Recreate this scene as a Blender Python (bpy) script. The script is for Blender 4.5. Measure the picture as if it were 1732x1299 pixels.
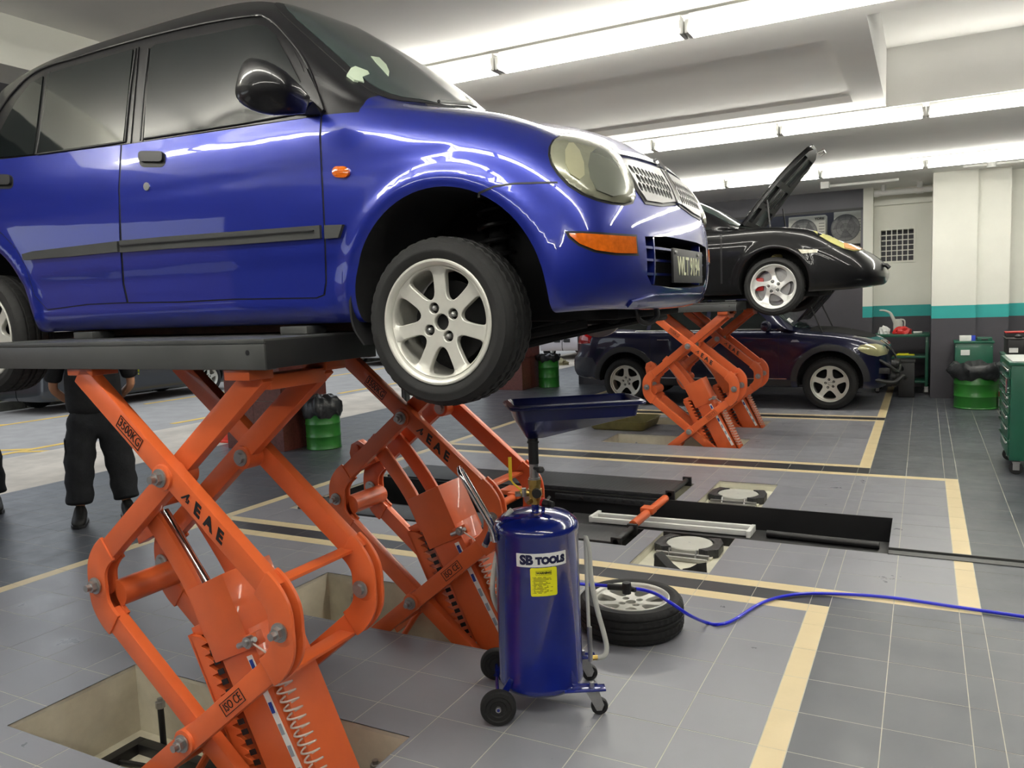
import bpy, bmesh, math, random
from mathutils import Vector, Matrix, Euler
from mathutils.bvhtree import BVHTree
from mathutils.geometry import delaunay_2d_cdt
random.seed(7)
for o in list(bpy.data.objects): bpy.data.objects.remove(o)
SC = bpy.context.scene
COL = SC.collection
PI = math.pi

# ------------------------------------------------------------------ camera
CX, CY = 866.0, 649.5
VPX = (-1716.0, 612.0); VPY = (1563.0, 486.0)
F = math.sqrt(-((VPX[0]-CX)*(VPY[0]-CX)+(VPX[1]-CY)*(VPY[1]-CY)))
AX = -Vector((VPX[0]-CX, VPX[1]-CY, F)).normalized()
AY = Vector((VPY[0]-CX, VPY[1]-CY, F)).normalized()
AZ = AX.cross(AY)
if AZ.y > 0: AZ = -AZ
RW = Matrix((AX, AY, AZ))           # world = RW @ cam(x right, y down, z forward)
CAMH = 1.65
CAMP = Vector((0, 0, CAMH))
cam = bpy.data.cameras.new('camera'); cam_o = bpy.data.objects.new('camera', cam); COL.objects.link(cam_o)
cam.sensor_width = 36.0; cam.lens = 36.0*F/1732.0; cam.clip_start = .02; cam.clip_end = 300
cr = RW @ Vector((1, 0, 0)); cu = RW @ Vector((0, -1, 0)); cb = RW @ Vector((0, 0, -1))
m4 = Matrix(((cr.x, cu.x, cb.x, 0), (cr.y, cu.y, cb.y, 0), (cr.z, cu.z, cb.z, CAMH), (0, 0, 0, 1)))
cam_o.matrix_world = m4
SC.camera = cam_o
SC.view_settings.view_transform = 'Standard'
SC.view_settings.look = 'None'
SC.view_settings.gamma = 1.0
SC.view_settings.use_curve_mapping = False
SC.view_settings.exposure = 0.0
TUBE_POWER = 11.5
w = bpy.data.worlds.new('world'); SC.world = w; w.use_nodes = True
w.node_tree.nodes['Background'].inputs[0].default_value = (.80, .86, .92, 1)
w.node_tree.nodes['Background'].inputs[1].default_value = 1.5

# the photograph's projection, used to measure positions on known planes
def ray(px, py): return (RW @ Vector((px-CX, py-CY, F))).normalized()
def onz(px, py, z=0.0):
    d = ray(px, py); return CAMP + d*((z-CAMH)/d.z)
def ony(px, py, y):
    d = ray(px, py); return CAMP + d*(y/d.y)
def onx(px, py, x):
    d = ray(px, py); return CAMP + d*(x/d.x)
def proj(p):
    c = RW.transposed() @ (Vector(p)-CAMP)
    return (CX+F*c.x/c.z, CY+F*c.y/c.z, c.z)

# ------------------------------------------------------------------ materials
MATS = {}
def srgb(r, g, b):
    return tuple(((c/255.)/12.92 if c <= 10 else (((c/255.)+.055)/1.055)**2.4) for c in (r, g, b))+(1,)
def mat(name, col, rough=.5, metal=0., coat=0., spec=.5, noise=0., nscale=8., bump=0., emit=None, alpha=None, trans=0., nrough=0., flake=0., island=0.):
    if name in MATS: return MATS[name]
    m = bpy.data.materials.new(name); m.use_nodes = True; nt = m.node_tree; N = nt.nodes; L = nt.links
    b = N['Principled BSDF']; c = srgb(*col)
    b.inputs['Base Color'].default_value = c
    b.inputs['Roughness'].default_value = rough; b.inputs['Metallic'].default_value = metal
    b.inputs['Coat Weight'].default_value = coat; b.inputs['Coat Roughness'].default_value = .03
    b.inputs['Specular IOR Level'].default_value = spec
    b.inputs['Transmission Weight'].default_value = trans
    if alpha is not None: b.inputs['Alpha'].default_value = alpha
    if emit:
        b.inputs['Emission Color'].default_value = srgb(*emit[0]); b.inputs['Emission Strength'].default_value = emit[1]
    tc = N.new('ShaderNodeTexCoord')
    src = None
    if noise or bump or nrough or island:
        nz = N.new('ShaderNodeTexNoise'); nz.inputs['Scale'].default_value = nscale; nz.inputs['Detail'].default_value = 6; nz.inputs['Roughness'].default_value = .6
        L.new(tc.outputs['Object'], nz.inputs['Vector'])
    if noise or island:
        mr = N.new('ShaderNodeMapRange'); mr.inputs[1].default_value = .3; mr.inputs[2].default_value = .7
        mr.inputs[3].default_value = 1-noise; mr.inputs[4].default_value = 1+noise
        L.new(nz.outputs[0], mr.inputs[0]); val = mr.outputs[0]
        if island:
            gi = N.new('ShaderNodeObjectInfo') if island < 0 else N.new('ShaderNodeNewGeometry')
            ro = gi.outputs['Random'] if island < 0 else gi.outputs['Random Per Island']
            m2 = N.new('ShaderNodeMapRange'); m2.inputs[3].default_value = 1-abs(island); m2.inputs[4].default_value = 1+abs(island)
            L.new(ro, m2.inputs[0]); mu = N.new('ShaderNodeMath'); mu.operation = 'MULTIPLY'
            L.new(val, mu.inputs[0]); L.new(m2.outputs[0], mu.inputs[1]); val = mu.outputs[0]
        vm = N.new('ShaderNodeVectorMath'); vm.operation = 'SCALE'; vm.inputs[0].default_value = c[:3]
        L.new(val, vm.inputs['Scale']); L.new(vm.outputs[0], b.inputs['Base Color'])
    if nrough:
        m3 = N.new('ShaderNodeMapRange'); m3.inputs[1].default_value = .3; m3.inputs[2].default_value = .7
        m3.inputs[3].default_value = rough-nrough; m3.inputs[4].default_value = rough+nrough
        L.new(nz.outputs[0], m3.inputs[0]); L.new(m3.outputs[0], b.inputs['Roughness'])
    if bump:
        bp = N.new('ShaderNodeBump'); bp.inputs['Strength'].default_value = bump; bp.inputs['Distance'].default_value = .01
        L.new(nz.outputs[0], bp.inputs['Height']); L.new(bp.outputs[0], b.inputs['Normal'])
    MATS[name] = m; return m
BLUE = mat('royal_blue_paint', (21, 37, 136), rough=.36, metal=.5, coat=1., noise=.03, nscale=3)
BLUE2 = mat('royal_blue_bumper', (23, 36, 118), rough=.32, metal=.45, coat=1., noise=.03, nscale=3)
BLKP = mat('black_gloss_paint', (14, 13, 15), rough=.35, coat=.4, spec=.35, noise=.05)
BLKG = mat('black_car_paint', (5, 5, 7), rough=.4, coat=.55, spec=.2, noise=.03)
NAVY = mat('dark_navy_paint', (12, 14, 48), rough=.28, metal=.3, coat=1., noise=.03)
GLASS = mat('tinted_glass', (15, 20, 20), rough=.06, spec=.55, coat=.15, noise=.08, nscale=2)
WGLASS = mat('windscreen_glass', (56, 68, 66), rough=.07, spec=.6, coat=.3, noise=.08, nscale=2)
RUB = mat('tyre_rubber', (19, 19, 19), rough=.75, noise=.25, nscale=30, bump=.2)
PLB = mat('black_plastic', (20, 20, 21), rough=.5, noise=.1)
GRP = mat('grey_plastic', (58, 59, 58), rough=.55, noise=.08)
DARK = mat('underbody_black', (6, 6, 7), rough=.85, noise=.3)
RUST = mat('rusty_underbody', (88, 58, 40), rough=.7, noise=.4, nscale=12, bump=.3)
ALLOY = mat('silver_alloy', (200, 199, 190), rough=.38, metal=.35, noise=.06, nscale=15)
ALLOY2 = mat('bright_alloy', (218, 218, 214), rough=.3, metal=.4, noise=.04)
CHROME = mat('chrome', (225, 225, 225), rough=.12, metal=1., nrough=.04)
STEEL = mat('galvanised_steel', (170, 170, 168), rough=.35, metal=.9, noise=.1, nscale=20)
ORG = mat('orange_powder_coat', (206, 94, 46), rough=.38, coat=.25, noise=.06, nscale=6, bump=.06)
PLATM = mat('charcoal_platform_paint', (62, 63, 62), rough=.42, noise=.14, nscale=5, nrough=.1)
PLATD = mat('black_steel', (26, 26, 27), rough=.45, noise=.15, nscale=6)
TANK = mat('navy_blue_enamel', (14, 28, 108), rough=.16, coat=.8, noise=.03)
TRAYB = mat('blue_tray_plastic', (6, 16, 70), rough=.3, coat=.4, noise=.05)
WHITE = mat('white_sticker', (232, 232, 228), rough=.4, noise=.02)
YEL = mat('yellow_sticker', (226, 222, 30), rough=.4, noise=.02)
INK = mat('black_ink', (12, 12, 14), rough=.5, noise=.02)
INKB = mat('navy_ink', (14, 18, 60), rough=.5, noise=.02)
BRASS = mat('brass', (176, 150, 84), rough=.3, metal=.9, noise=.1)
CLEAR = mat('milky_hose', (205, 206, 198), rough=.25, alpha=.85, noise=.05)
COIL = mat('clear_coil_hose', (225, 215, 205), rough=.15, alpha=.6, noise=.05)
GREENP = mat('green_drum_paint', (40, 118, 38), rough=.4, coat=.3, noise=.12, nscale=5, bump=.08)
DGREEN = mat('dark_green_steel', (10, 82, 60), rough=.4, coat=.2, noise=.08)
BAGM = mat('black_bin_liner', (40, 42, 44), rough=.35, noise=.3, nscale=14, bump=.6)
TLIGHT = mat('grey_floor_tile', (127, 128, 134), rough=.34, noise=.05, nscale=4, nrough=.07, island=.05)
TDARK = mat('dark_floor_tile', (74, 77, 83), rough=.36, noise=.07, nscale=4, nrough=.08, island=.07)
TBLACK = mat('black_floor_tile', (46, 47, 51), rough=.36, noise=.07, nscale=4, island=.07)
TCREAM = mat('cream_floor_tile', (212, 193, 150), rough=.4, noise=.04, nscale=6, island=.03)
GROUT = mat('pale_grout', (190, 186, 170), rough=.8, noise=.15, nscale=12)
CONC = mat('pit_concrete', (196, 190, 170), rough=.85, noise=.2, nscale=3.5, bump=.3)
CEILM = mat('ceiling_paint', (240, 239, 235), rough=.85, noise=.03, nscale=1.2)
WALLW = mat('white_wall_paint', (226, 226, 216), rough=.8, noise=.03, nscale=2)
TEAL = mat('teal_wall_band', (38, 156, 152), rough=.6, noise=.03)
WDARK = mat('charcoal_wall_paint', (66, 64, 70), rough=.65, noise=.06, nscale=2)
PANEL = mat('slate_panel_paint', (84, 84, 90), rough=.6, noise=.05, nscale=2)
PORC = mat('maroon_granite_tile', (96, 52, 46), rough=.25, noise=.2, nscale=30, island=.08)
PVC = mat('white_pipe_paint', (208, 208, 204), rough=.5, noise=.03)
ASPH = mat('asphalt', (158, 155, 152), rough=.9, noise=.12, nscale=2.5, bump=.4)
APRON = mat('worn_concrete', (196, 186, 172), rough=.85, noise=.25, nscale=1.3, bump=.3)
ROADY = mat('yellow_road_paint', (222, 184, 88), rough=.7, noise=.15)
GRASS = mat('grass', (100, 116, 52), rough=.9, noise=.35, nscale=12, bump=.8)
KERBM = mat('kerb_concrete', (98, 98, 90), rough=.9, noise=.3, nscale=6, bump=.4)
REDWALL = mat('red_brown_render', (126, 98, 92), rough=.9, noise=.15, nscale=2, bump=.3)
TUBEM = mat('lit_fluorescent_tube', (255, 255, 250), rough=.5, emit=((255, 252, 243), TUBE_POWER*3))
FIXM = mat('fixture_white_enamel', (225, 225, 220), rough=.4, noise=.02)
AMBER = mat('amber_lens', (200, 96, 20), rough=.15, coat=.8, noise=.25, nscale=40)
HLENS = mat('aged_headlight_lens', (132, 133, 114), rough=.22, coat=.6, noise=.12, nscale=14, metal=.25)
HREF = mat('headlight_reflector', (196, 194, 160), rough=.2, metal=.5, coat=.6, noise=.06)
REDL = mat('red_tail_lens', (170, 18, 22), rough=.15, coat=.8, noise=.1)
RED = mat('red_caliper_paint', (190, 26, 28), rough=.35, noise=.05)
SKIN = mat('skin', (176, 128, 98), rough=.55, noise=.06)
CLOTH = mat('black_cloth', (20, 21, 24), rough=.9, noise=.25, nscale=30, bump=.3)
TROU = mat('charcoal_cloth', (28, 30, 34), rough=.9, noise=.25, nscale=20, bump=.4)
SHOE = mat('black_shoe', (16, 16, 15), rough=.6, noise=.2)
OLIVE = mat('oily_olive_steel', (112, 104, 58), rough=.45, noise=.3, nscale=6)
HOSE = mat('blue_air_hose', (14, 26, 200), rough=.3, coat=.3, noise=.03)
SILV = mat('silver_car_paint', (186, 180, 184), rough=.35, metal=.3, coat=.8, noise=.03)
PALEG = mat('turntable_grey', (176, 176, 168), rough=.5, noise=.08)
CREAMC = mat('pale_recess_concrete', (206, 203, 184), rough=.8, noise=.12, nscale=5)
HAIR = mat('dark_hair', (18, 15, 13), rough=.7, noise=.2)

# ------------------------------------------------------------------ object helpers
def tag(o, label=None, cat=None, group=None, kind=None):
    if label: o['label'] = label
    if cat: o['category'] = cat
    if group: o['group'] = group
    if kind: o['kind'] = kind
    return o
def thing(name, loc, label, cat, group=None, rz=0):
    o = bpy.data.objects.new(name, None); COL.objects.link(o); o.location = loc; o.rotation_euler = (0, 0, rz)
    o.empty_display_size = .1
    return tag(o, label, cat, group)
def woff(p):
    v = Vector((0, 0, 0))
    while p is not None: v += p.location; p = p.parent
    return v
def dup(o, parent=None, **kw):
    c = o.copy(); COL.objects.link(c)
    if parent is not None: c.parent = parent
    for ch in [x for x in bpy.data.objects if x.parent == o and x != c]: dup(ch, c)
    return c
class MB:
    def __init__(s): s.v = []; s.f = []
    def add(s, vs, fs, M=None):
        n = len(s.v)
        s.v += [tuple(M @ Vector(p)) if M is not None else tuple(p) for p in vs]
        s.f += [tuple(i+n for i in f) for f in fs]; return s
    def box(s, x0, x1, y0, y1, z0, z1, M=None):
        v = [(x0, y0, z0), (x1, y0, z0), (x1, y1, z0), (x0, y1, z0), (x0, y0, z1), (x1, y0, z1), (x1, y1, z1), (x0, y1, z1)]
        return s.add(v, [(0, 3, 2, 1), (4, 5, 6, 7), (0, 1, 5, 4), (1, 2, 6, 5), (2, 3, 7, 6), (3, 0, 4, 7)], M)
    def cbox(s, c, size, M=None):
        return s.box(c[0]-size[0]/2, c[0]+size[0]/2, c[1]-size[1]/2, c[1]+size[1]/2, c[2]-size[2]/2, c[2]+size[2]/2, M)
    def rings(s, rings, caps=(True, True), closed=False):
        n = len(rings[0]); vs = [p for r in rings for p in r]; fs = []
        m = len(rings)
        for i in range(m if closed else m-1):
            for j in range(n):
                a = i*n+j; b = i*n+(j+1) % n; i2 = (i+1) % m
                fs.append((a, b, i2*n+(j+1) % n, i2*n+j))
        if not closed:
            if caps[0]: fs.append(tuple(reversed(range(n))))
            if caps[1]: fs.append(tuple((m-1)*n+j for j in range(n)))
        return s.add(vs, fs)
    def cyl(s, p0, p1, r, seg=16, r2=None, caps=(True, True)):
        return s.tube([p0, p1], r, seg, r2=r2, caps=caps)
    def tube(s, path, r, seg=10, r2=None, caps=(True, True), closed=False):
        P = [Vector(p) for p in path]; n = len(P); rings = []
        up = None
        for i, p in enumerate(P):
            if closed: d = (P[(i+1) % n]-P[i-1]).normalized()
            else:
                d = (P[min(i+1, n-1)]-P[max(i-1, 0)])
                d = d.normalized() if d.length > 1e-9 else Vector((0, 0, 1))
            if up is None:
                up = d.orthogonal().normalized()
            else:
                up = (up-d*up.dot(d)); up = up.normalized() if up.length > 1e-6 else d.orthogonal().normalized()
            sd = d.cross(up)
            rr = r if r2 is None else r+(r2-r)*i/(n-1)
            if callable(r): rr = r(i/(n-1))
            rings.append([p+up*math.cos(2*PI*k/seg)*rr+sd*math.sin(2*PI*k/seg)*rr for k in range(seg)])
        return s.rings(rings, caps, closed)
    def lathe(s, prof, o=(0, 0, 0), axis='z', seg=32, arc=None, caps=False):
        rings = []
        for r, h in prof:
            ring = []
            for k in range(seg):
                a = 2*PI*k/seg; c, q = math.cos(a)*r, math.sin(a)*r
                if axis == 'z': p = (o[0]+c, o[1]+q, o[2]+h)
                elif axis == 'y': p = (o[0]+c, o[1]+h, o[2]-q)
                else: p = (o[0]+h, o[1]+c, o[2]+q)
                ring.append(p)
            rings.append(ring)
        return s.rings(rings, (caps, caps))
    def prism(s, pts, plane, a, b, M=None):
        n = len(pts)
        def mk(u, v, w): return {'xz': (u, w, v), 'yz': (w, u, v), 'xy': (u, v, w)}[plane]
        vs = [mk(u, v, a) for u, v in pts]+[mk(u, v, b) for u, v in pts]
        fs = [tuple(range(n)), tuple(reversed(range(n, 2*n)))]+[(i, i+n, (i+1) % n+n, (i+1) % n) for i in range(n)]
        return s.add(vs, fs, M)
    def build(s, name, m, parent=None, bevel=0, smooth=35, label=None, raw=False, M=None, recalc=True, seg=2, kind=None):
        me = bpy.data.meshes.new(name); off = Vector((0, 0, 0)) if raw else woff(parent)
        vs = [Vector(p) for p in s.v]
        if M is not None: vs = [M @ p for p in vs]
        me.from_pydata([tuple(p-off) for p in vs], [], s.f)
        if recalc or bevel:
            bm = bmesh.new(); bm.from_mesh(me)
            if recalc: bmesh.ops.recalc_face_normals(bm, faces=bm.faces)
            if bevel:
                es = [e for e in bm.edges if len(e.link_faces) == 2 and e.calc_face_angle(0) > .6]
                bmesh.ops.bevel(bm, geom=es, offset=bevel, segments=seg, profile=.6, affect='EDGES', clamp_overlap=True)
            bm.to_mesh(me); bm.free()
        me.materials.append(m)
        if smooth:
            me.polygons.foreach_set('use_smooth', [True]*len(me.polygons)); me.set_sharp_from_angle(angle=math.radians(smooth))
        o = bpy.data.objects.new(name, me); COL.objects.link(o)
        if parent is not None: o.parent = parent
        if label: o['label'] = label
        if kind: o['kind'] = kind
        return o
def catmull(pts, n=8, closed=False):
    P = [Vector(p) for p in pts]; out = []; m = len(P)
    for i in range(m if closed else m-1):
        p0 = P[i-1] if (i > 0 or closed) else P[0]; p1 = P[i]; p2 = P[(i+1) % m]
        p3 = P[(i+2) % m] if (closed or i+2 < m) else P[-1]
        for k in range(n):
            t = k/n
            out.append(.5*((2*p1)+(p2-p0)*t+(2*p0-5*p1+4*p2-p3)*t*t+(3*p1-p0-3*p2+p3)*t**3))
    if not closed: out.append(P[-1])
    return out
def chaikin(pts, n=2):
    P = [Vector(p) for p in pts]
    for _ in range(n):
        Q = []
        for i in range(len(P)):
            a = P[i]; b = P[(i+1) % len(P)]; Q += [a*.75+b*.25, a*.25+b*.75]
        P = Q
    return P
def rrect(x0, x1, y0, y1, r, n=4):
    out = []
    for cx, cy, a0 in ((x1-r, y1-r, 0), (x0+r, y1-r, PI/2), (x0+r, y0+r, PI), (x1-r, y0+r, 1.5*PI)):
        for k in range(n+1):
            a = a0+PI/2*k/n; out.append((cx+r*math.cos(a), cy+r*math.sin(a)))
    return out
def inside(p, poly):
    x, y = p[0], p[1]; c = False; n = len(poly); j = n-1
    for i in range(n):
        xi, yi = poly[i][0], poly[i][1]; xj, yj = poly[j][0], poly[j][1]
        if (yi > y) != (yj > y) and x < (xj-xi)*(y-yi)/(yj-yi)+xi: c = not c
        j = i
    return c
def tri2d(poly, holes=(), step=None, keep=.3):
    """triangulate polygon with holes and interior grid points -> verts2d, faces, boundary loops"""
    def dens(P):
        out = []
        for i in range(len(P)):
            a = Vector(P[i][:2]); b = Vector(P[(i+1) % len(P)][:2]); d = (b-a).length
            k = max(1, int(math.ceil(d/step))) if step else 1
            for q in range(k): out.append(a+(b-a)*q/k)
        return out
    loops = [dens(poly)]+[[Vector(p[:2]) for p in h] for h in holes]
    V = []; E = []
    for lp in loops:
        n0 = len(V); V += lp; E += [(n0+i, n0+(i+1) % len(lp)) for i in range(len(lp))]
    if step:
        xs = [p.x for p in loops[0]]; ys = [p.y for p in loops[0]]
        nb = len(V)
        gx = min(xs)+step/2; row = 0
        y = min(ys)+step*.45
        while y < max(ys):
            x = min(xs)+step*(.5 if row % 2 else .0)+step*.3
            while x < max(xs):
                p = Vector((x, y))
                if inside(p, loops[0]) and not any(inside(p, h) for h in loops[1:]):
                    if all((p-q).length > step*.45 for q in V[:nb]): V.append(p)
                x += step
            y += step*.87; row += 1
    r = delaunay_2d_cdt(V, E, [], 0, 1e-7)
    vs, fs = r[0], r[2]
    keepf = []
    for f in fs:
        c = sum((vs[i] for i in f), Vector((0, 0)))/len(f)
        if step and len(f) == 3:
            A_, B_, C_ = (vs[i] for i in f)
            lm = max((A_-B_).length, (B_-C_).length, (C_-A_).length)
            if abs((B_-A_).cross(C_-A_)) < lm*lm*.004: continue
        if inside(c, loops[0]) and not any(inside(c, h) for h in loops[1:]): keepf.append(tuple(f))
    return vs, keepf
def bedges(fs):
    d = {}
    for f in fs:
        for i in range(len(f)):
            a, b = f[i], f[(i+1) % len(f)]; d[(a, b)] = 1
    return [(a, b) for (a, b) in d if (b, a) not in d]
def plate2d(mb, poly, holes, fn, thick, step=None):
    """flat shape with holes; fn(u,v)->(front point, back point)"""
    vs, fs = tri2d(poly, holes, step); n = len(vs)
    fr = [fn(p.x, p.y, 0) for p in vs]; bk = [fn(p.x, p.y, thick) for p in vs]
    F2 = list(fs)+[tuple(i+n for i in reversed(f)) for f in fs]+[(b, a, a+n, b+n) for a, b in bedges(fs)]
    mb.add(fr+bk, F2)

class Surf:
    """a smooth surface patches are laid onto"""
    def __init__(s, ob):
        me = ob.data; off = woff(ob)
        s.me = me; s.off = off
        s.vs = [v.co+off for v in me.vertices]; s.fs = [tuple(p.vertices) for p in me.polygons]
        s.vn = [n.vector.copy() for n in me.vertex_normals]
        s.b = BVHTree.FromPolygons(s.vs, s.fs)
    def cast(s, o, d):
        u = d.orthogonal().normalized(); v = d.cross(u); h = None; best = 1e9; pin = (o-CAMP).length < 1e-6
        for e in (0, .0004, .0011, .004):
            if e == .004 and h is not None: break
            for a, b in (((0, 0),) if e == 0 else ((1, .3), (-1, .2), (.2, -1))):
                r_ = s.b.ray_cast(o+(u*a+v*b)*(0 if pin else e), (d+(u*a+v*b)*(e*.3 if pin else 0)).normalized())
                if r_[0] is not None and r_[3] < best-.03: h, n, i, best = r_
        if h is None: return None
        f = s.fs[i]; ws = [1/((s.vs[k]-h).length+1e-5)**2 for k in f]; t = sum(ws)
        nn = sum((s.vn[k]*w_ for k, w_ in zip(f, ws)), Vector((0, 0, 0)))/t
        if nn.length < 1e-6: nn = n
        nn.normalize()
        if nn.dot(d) > 0: nn = -nn
        return h, nn
def pj_px(u, v): return CAMP, ray(u, v)
def pj_y(u, v): return Vector((u, -5, v)), Vector((0, 1, 0))
def pj_x(u, v): return Vector((5, u, v)), Vector((-1, 0, 0))
def pj_z(u, v): return Vector((u, v, 6)), Vector((0, 0, -1))
def patch(name, S, poly, m, parent, pj=pj_px, off=.003, step=10, holes=(), mirror=None, label=None, bulge=0, depth=None, raw_n=False):
    vs2, fs = tri2d(poly, holes, step)
    P = []; Nn = []; okk = []
    bl = [Vector(p[:2]) for p in poly]
    for p in vs2:
        o, d = pj(p.x, p.y); h = S.cast(o, d)
        if h is None: okk.append(False); P.append(Vector((0, 0, 0))); Nn.append(Vector((0, 0, 1))); continue
        ex = 0
        if bulge:
            dm = min((p-(a+(b-a)*max(0, min(1, (p-a).dot(b-a)/max((b-a).length_squared, 1e-9))))).length for a, b in zip(bl, bl[1:]+bl[:1]))
            ex = bulge*min(1, dm/(step*2.5))**.5
        okk.append(True); P.append(h[0]+h[1]*(off+ex)); Nn.append(h[1])
    fs = [f for f in fs if all(okk[i] for i in f)]
    if not fs: print('PATCH MISS', name); return None
    fl = []
    for f in fs:
        n = (P[f[1]]-P[f[0]]).cross(P[f[2]]-P[f[0]])
        fl.append(f if n.dot(Nn[f[0]]) > 0 else tuple(reversed(f)))
    n0 = len(P); dp = depth if depth else off+.002
    be = bedges(fl); used = sorted({a for e in be for a in e}); ix = {a: n0+k for k, a in enumerate(used)}
    V = P+[P[a]-Nn[a]*dp for a in used]
    NF = fl+[(b, a, ix[a], ix[b]) for a, b in be]
    def mk(V, NF, NV, nm):
        me = bpy.data.meshes.new(nm); o_ = woff(parent); me.from_pydata([tuple(p-o_) for p in V], [], NF)
        me.materials.append(m); me.polygons.foreach_set('use_smooth', [True]*len(me.polygons)); me.update()
        if not bulge:
            ln = []
            nt_ = len(fl)
            for pi, pl in enumerate(me.polygons):
                for vi in pl.vertices:
                    if pi < nt_: ln.append(tuple(NV[vi]))
                    else: ln.append(tuple(pl.normal))
            me.normals_split_custom_set(ln)
        else: me.set_sharp_from_angle(angle=math.radians(50))
        ob = bpy.data.objects.new(nm, me); COL.objects.link(ob); ob.parent = parent
        if label: ob['label'] = label
        return ob
    a = mk(V, NF, Nn, name)
    if mirror is not None:
        V2 = [Vector((p.x, 2*mirror-p.y, p.z)) for p in V]; N2 = [Vector((n.x, -n.y, n.z)) for n in Nn]
        mk(V2, [tuple(reversed(f)) for f in NF], N2, name)
    return a
def grow(poly, d):
    """offset a polygon outward by d"""
    P = [Vector(p[:2]) for p in poly]; ar = sum(P[i-1].x*P[i].y-P[i].x*P[i-1].y for i in range(len(P)))
    sg = 1 if ar > 0 else -1; out = []
    for i in range(len(P)):
        a = (P[i]-P[i-1]); b = (P[(i+1) % len(P)]-P[i])
        a = a.normalized() if a.length > 1e-9 else Vector((1, 0)); b = b.normalized() if b.length > 1e-9 else a
        n = Vector((a.y+b.y, -a.x-b.x)); n = n.normalized() if n.length > 1e-6 else Vector((a.y, -a.x))
        k = max(.4, abs(n.dot(Vector((a.y, -a.x)))))
        out.append(P[i]+n*sg*d/k)
    return out
def text(name, s, size, o, xd, yd, m, parent, depth=.0015, bold=0., sx=1., shear=0, fn=None, kind=None, sp=1.):
    cu_ = bpy.data.curves.new('t', 'FONT'); cu_.body = s; cu_.size = size; cu_.extrude = depth; cu_.offset = bold; cu_.shear = shear
    cu_.align_x = 'CENTER'; cu_.align_y = 'CENTER'; cu_.resolution_u = 3; cu_.space_character = sp
    to = bpy.data.objects.new('t', cu_); COL.objects.link(to)
    dg = bpy.context.evaluated_depsgraph_get(); me = bpy.data.meshes.new_from_object(to.evaluated_get(dg))
    bpy.data.objects.remove(to); bpy.data.curves.remove(cu_)
    xd = Vector(xd).normalized(); yd = Vector(yd).normalized(); nd = xd.cross(yd); off = woff(parent); o = Vector(o)
    for v in me.vertices:
        if fn: v.co = Vector(fn(v.co.x*sx, v.co.y, v.co.z))-off
        else: v.co = o+xd*v.co.x*sx+yd*v.co.y+nd*v.co.z-off
    me.materials.clear(); me.materials.append(m); me.name = name
    ob = bpy.data.objects.new(name, me); COL.objects.link(ob); ob.parent = parent
    return ob
def skinned(name, verts, edges, radii, m, parent, sub=2, label=None, fn=None):
    me = bpy.data.meshes.new(name); off = woff(parent)
    me.from_pydata([tuple(Vector(v)-off) for v in verts], edges, [])
    o = bpy.data.objects.new(name, me); COL.objects.link(o)
    md = o.modifiers.new('s', 'SKIN'); md.use_smooth_shade = True
    sv = me.skin_vertices[0].data
    for i, r in enumerate(radii):
        sv[i].radius = (r, r) if not isinstance(r, tuple) else r
        sv[i].use_root = (i == 0)
    sb = o.modifiers.new('b', 'SUBSURF'); sb.levels = sub; sb.render_levels = sub
    dg = bpy.context.evaluated_depsgraph_get(); m2 = bpy.data.meshes.new_from_object(o.evaluated_get(dg))
    bpy.data.objects.remove(o)
    m2.materials.clear(); m2.materials.append(m); m2.name = name
    m2.polygons.foreach_set('use_smooth', [True]*len(m2.polygons))
    if fn:
        for v in m2.vertices: v.co = fn(v.co+off)-off
    ob = bpy.data.objects.new(name, m2); COL.objects.link(ob); ob.parent = parent
    if label: ob['label'] = label
    return ob
# ================================================================== structure: floor with pits
def rsub(rects, h):
    out = []
    for (x0, x1, y0, y1) in rects:
        a0, a1, b0, b1 = h
        if a0 >= x1 or a1 <= x0 or b0 >= y1 or b1 <= y0: out.append((x0, x1, y0, y1)); continue
        if a0 > x0: out.append((x0, a0, y0, y1))
        if a1 < x1: out.append((a1, x1, y0, y1))
        c0, c1 = max(x0, a0), min(x1, a1)
        if b0 > y0: out.append((c0, c1, y0, b0))
        if b1 < y1: out.append((c0, c1, b1, y1))
    return out
PITS = [(-3.33, -1.74, 1.77, 2.37), (-3.33, -1.74, 3.16, 3.76), (-3.33, -1.74, 8.57, 9.17), (-3.33, -1.74, 9.97, 10.57)]
TTR = [(-1.62, -1.12, 4.60, 5.335), (-1.60, -1.10, 6.215, 7.0)]          # turntable recesses
TRENCH = (-4.75, -.18, 5.335, 6.215)                                    # long black trench
RUNW = [(-4.75, -1.76, 4.93, 5.335), (-4.75, -1.78, 6.215, 6.82)]        # runway recesses beside the trench
GROOVE = (-.18, 7.2, 5.33, 5.47)
HOLES = PITS+TTR+[TRENCH]+RUNW+[GROOVE]
FX0, FX1, FY0, FY1 = -7.9, 7.2, -3.2, 22.0
floor = MB()
rs = [(FX0, FX1, FY0, FY1)]
for h in HOLES: rs = rsub(rs, h)
for r in rs: floor.box(r[0], r[1], r[2], r[3], -.02, -.0006)
floor_o = floor.build('floor', GROUT, smooth=0, recalc=False); tag(floor_o, kind='structure')
gx = [-.52-.3*k for k in range(0, 16)]
gx = sorted(set([round(g, 3) for g in gx]+[-5.12]+[round(-5.12-.3*k, 3) for k in range(1, 10)]+[-7.9, -.42, -.12, .18, .28]+[round(.28+.3*k, 3) for k in range(1, 24)]))
gx = [g for g in gx if FX0 <= g <= FX1]
gy = [round(4.04-.3*k, 3) for k in range(0, 25)]+[4.21, 4.31, 4.47, 4.57]+[round(4.57+.3*k, 3) for k in range(1, 11)]+[7.67, 7.93, 8.03]+[round(8.03+.3*k, 3) for k in range(1, 10)]+[10.83, 10.93, 11.15, 11.25]+[round(11.25+.3*k, 3) for k in range(1, 36)]
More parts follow.
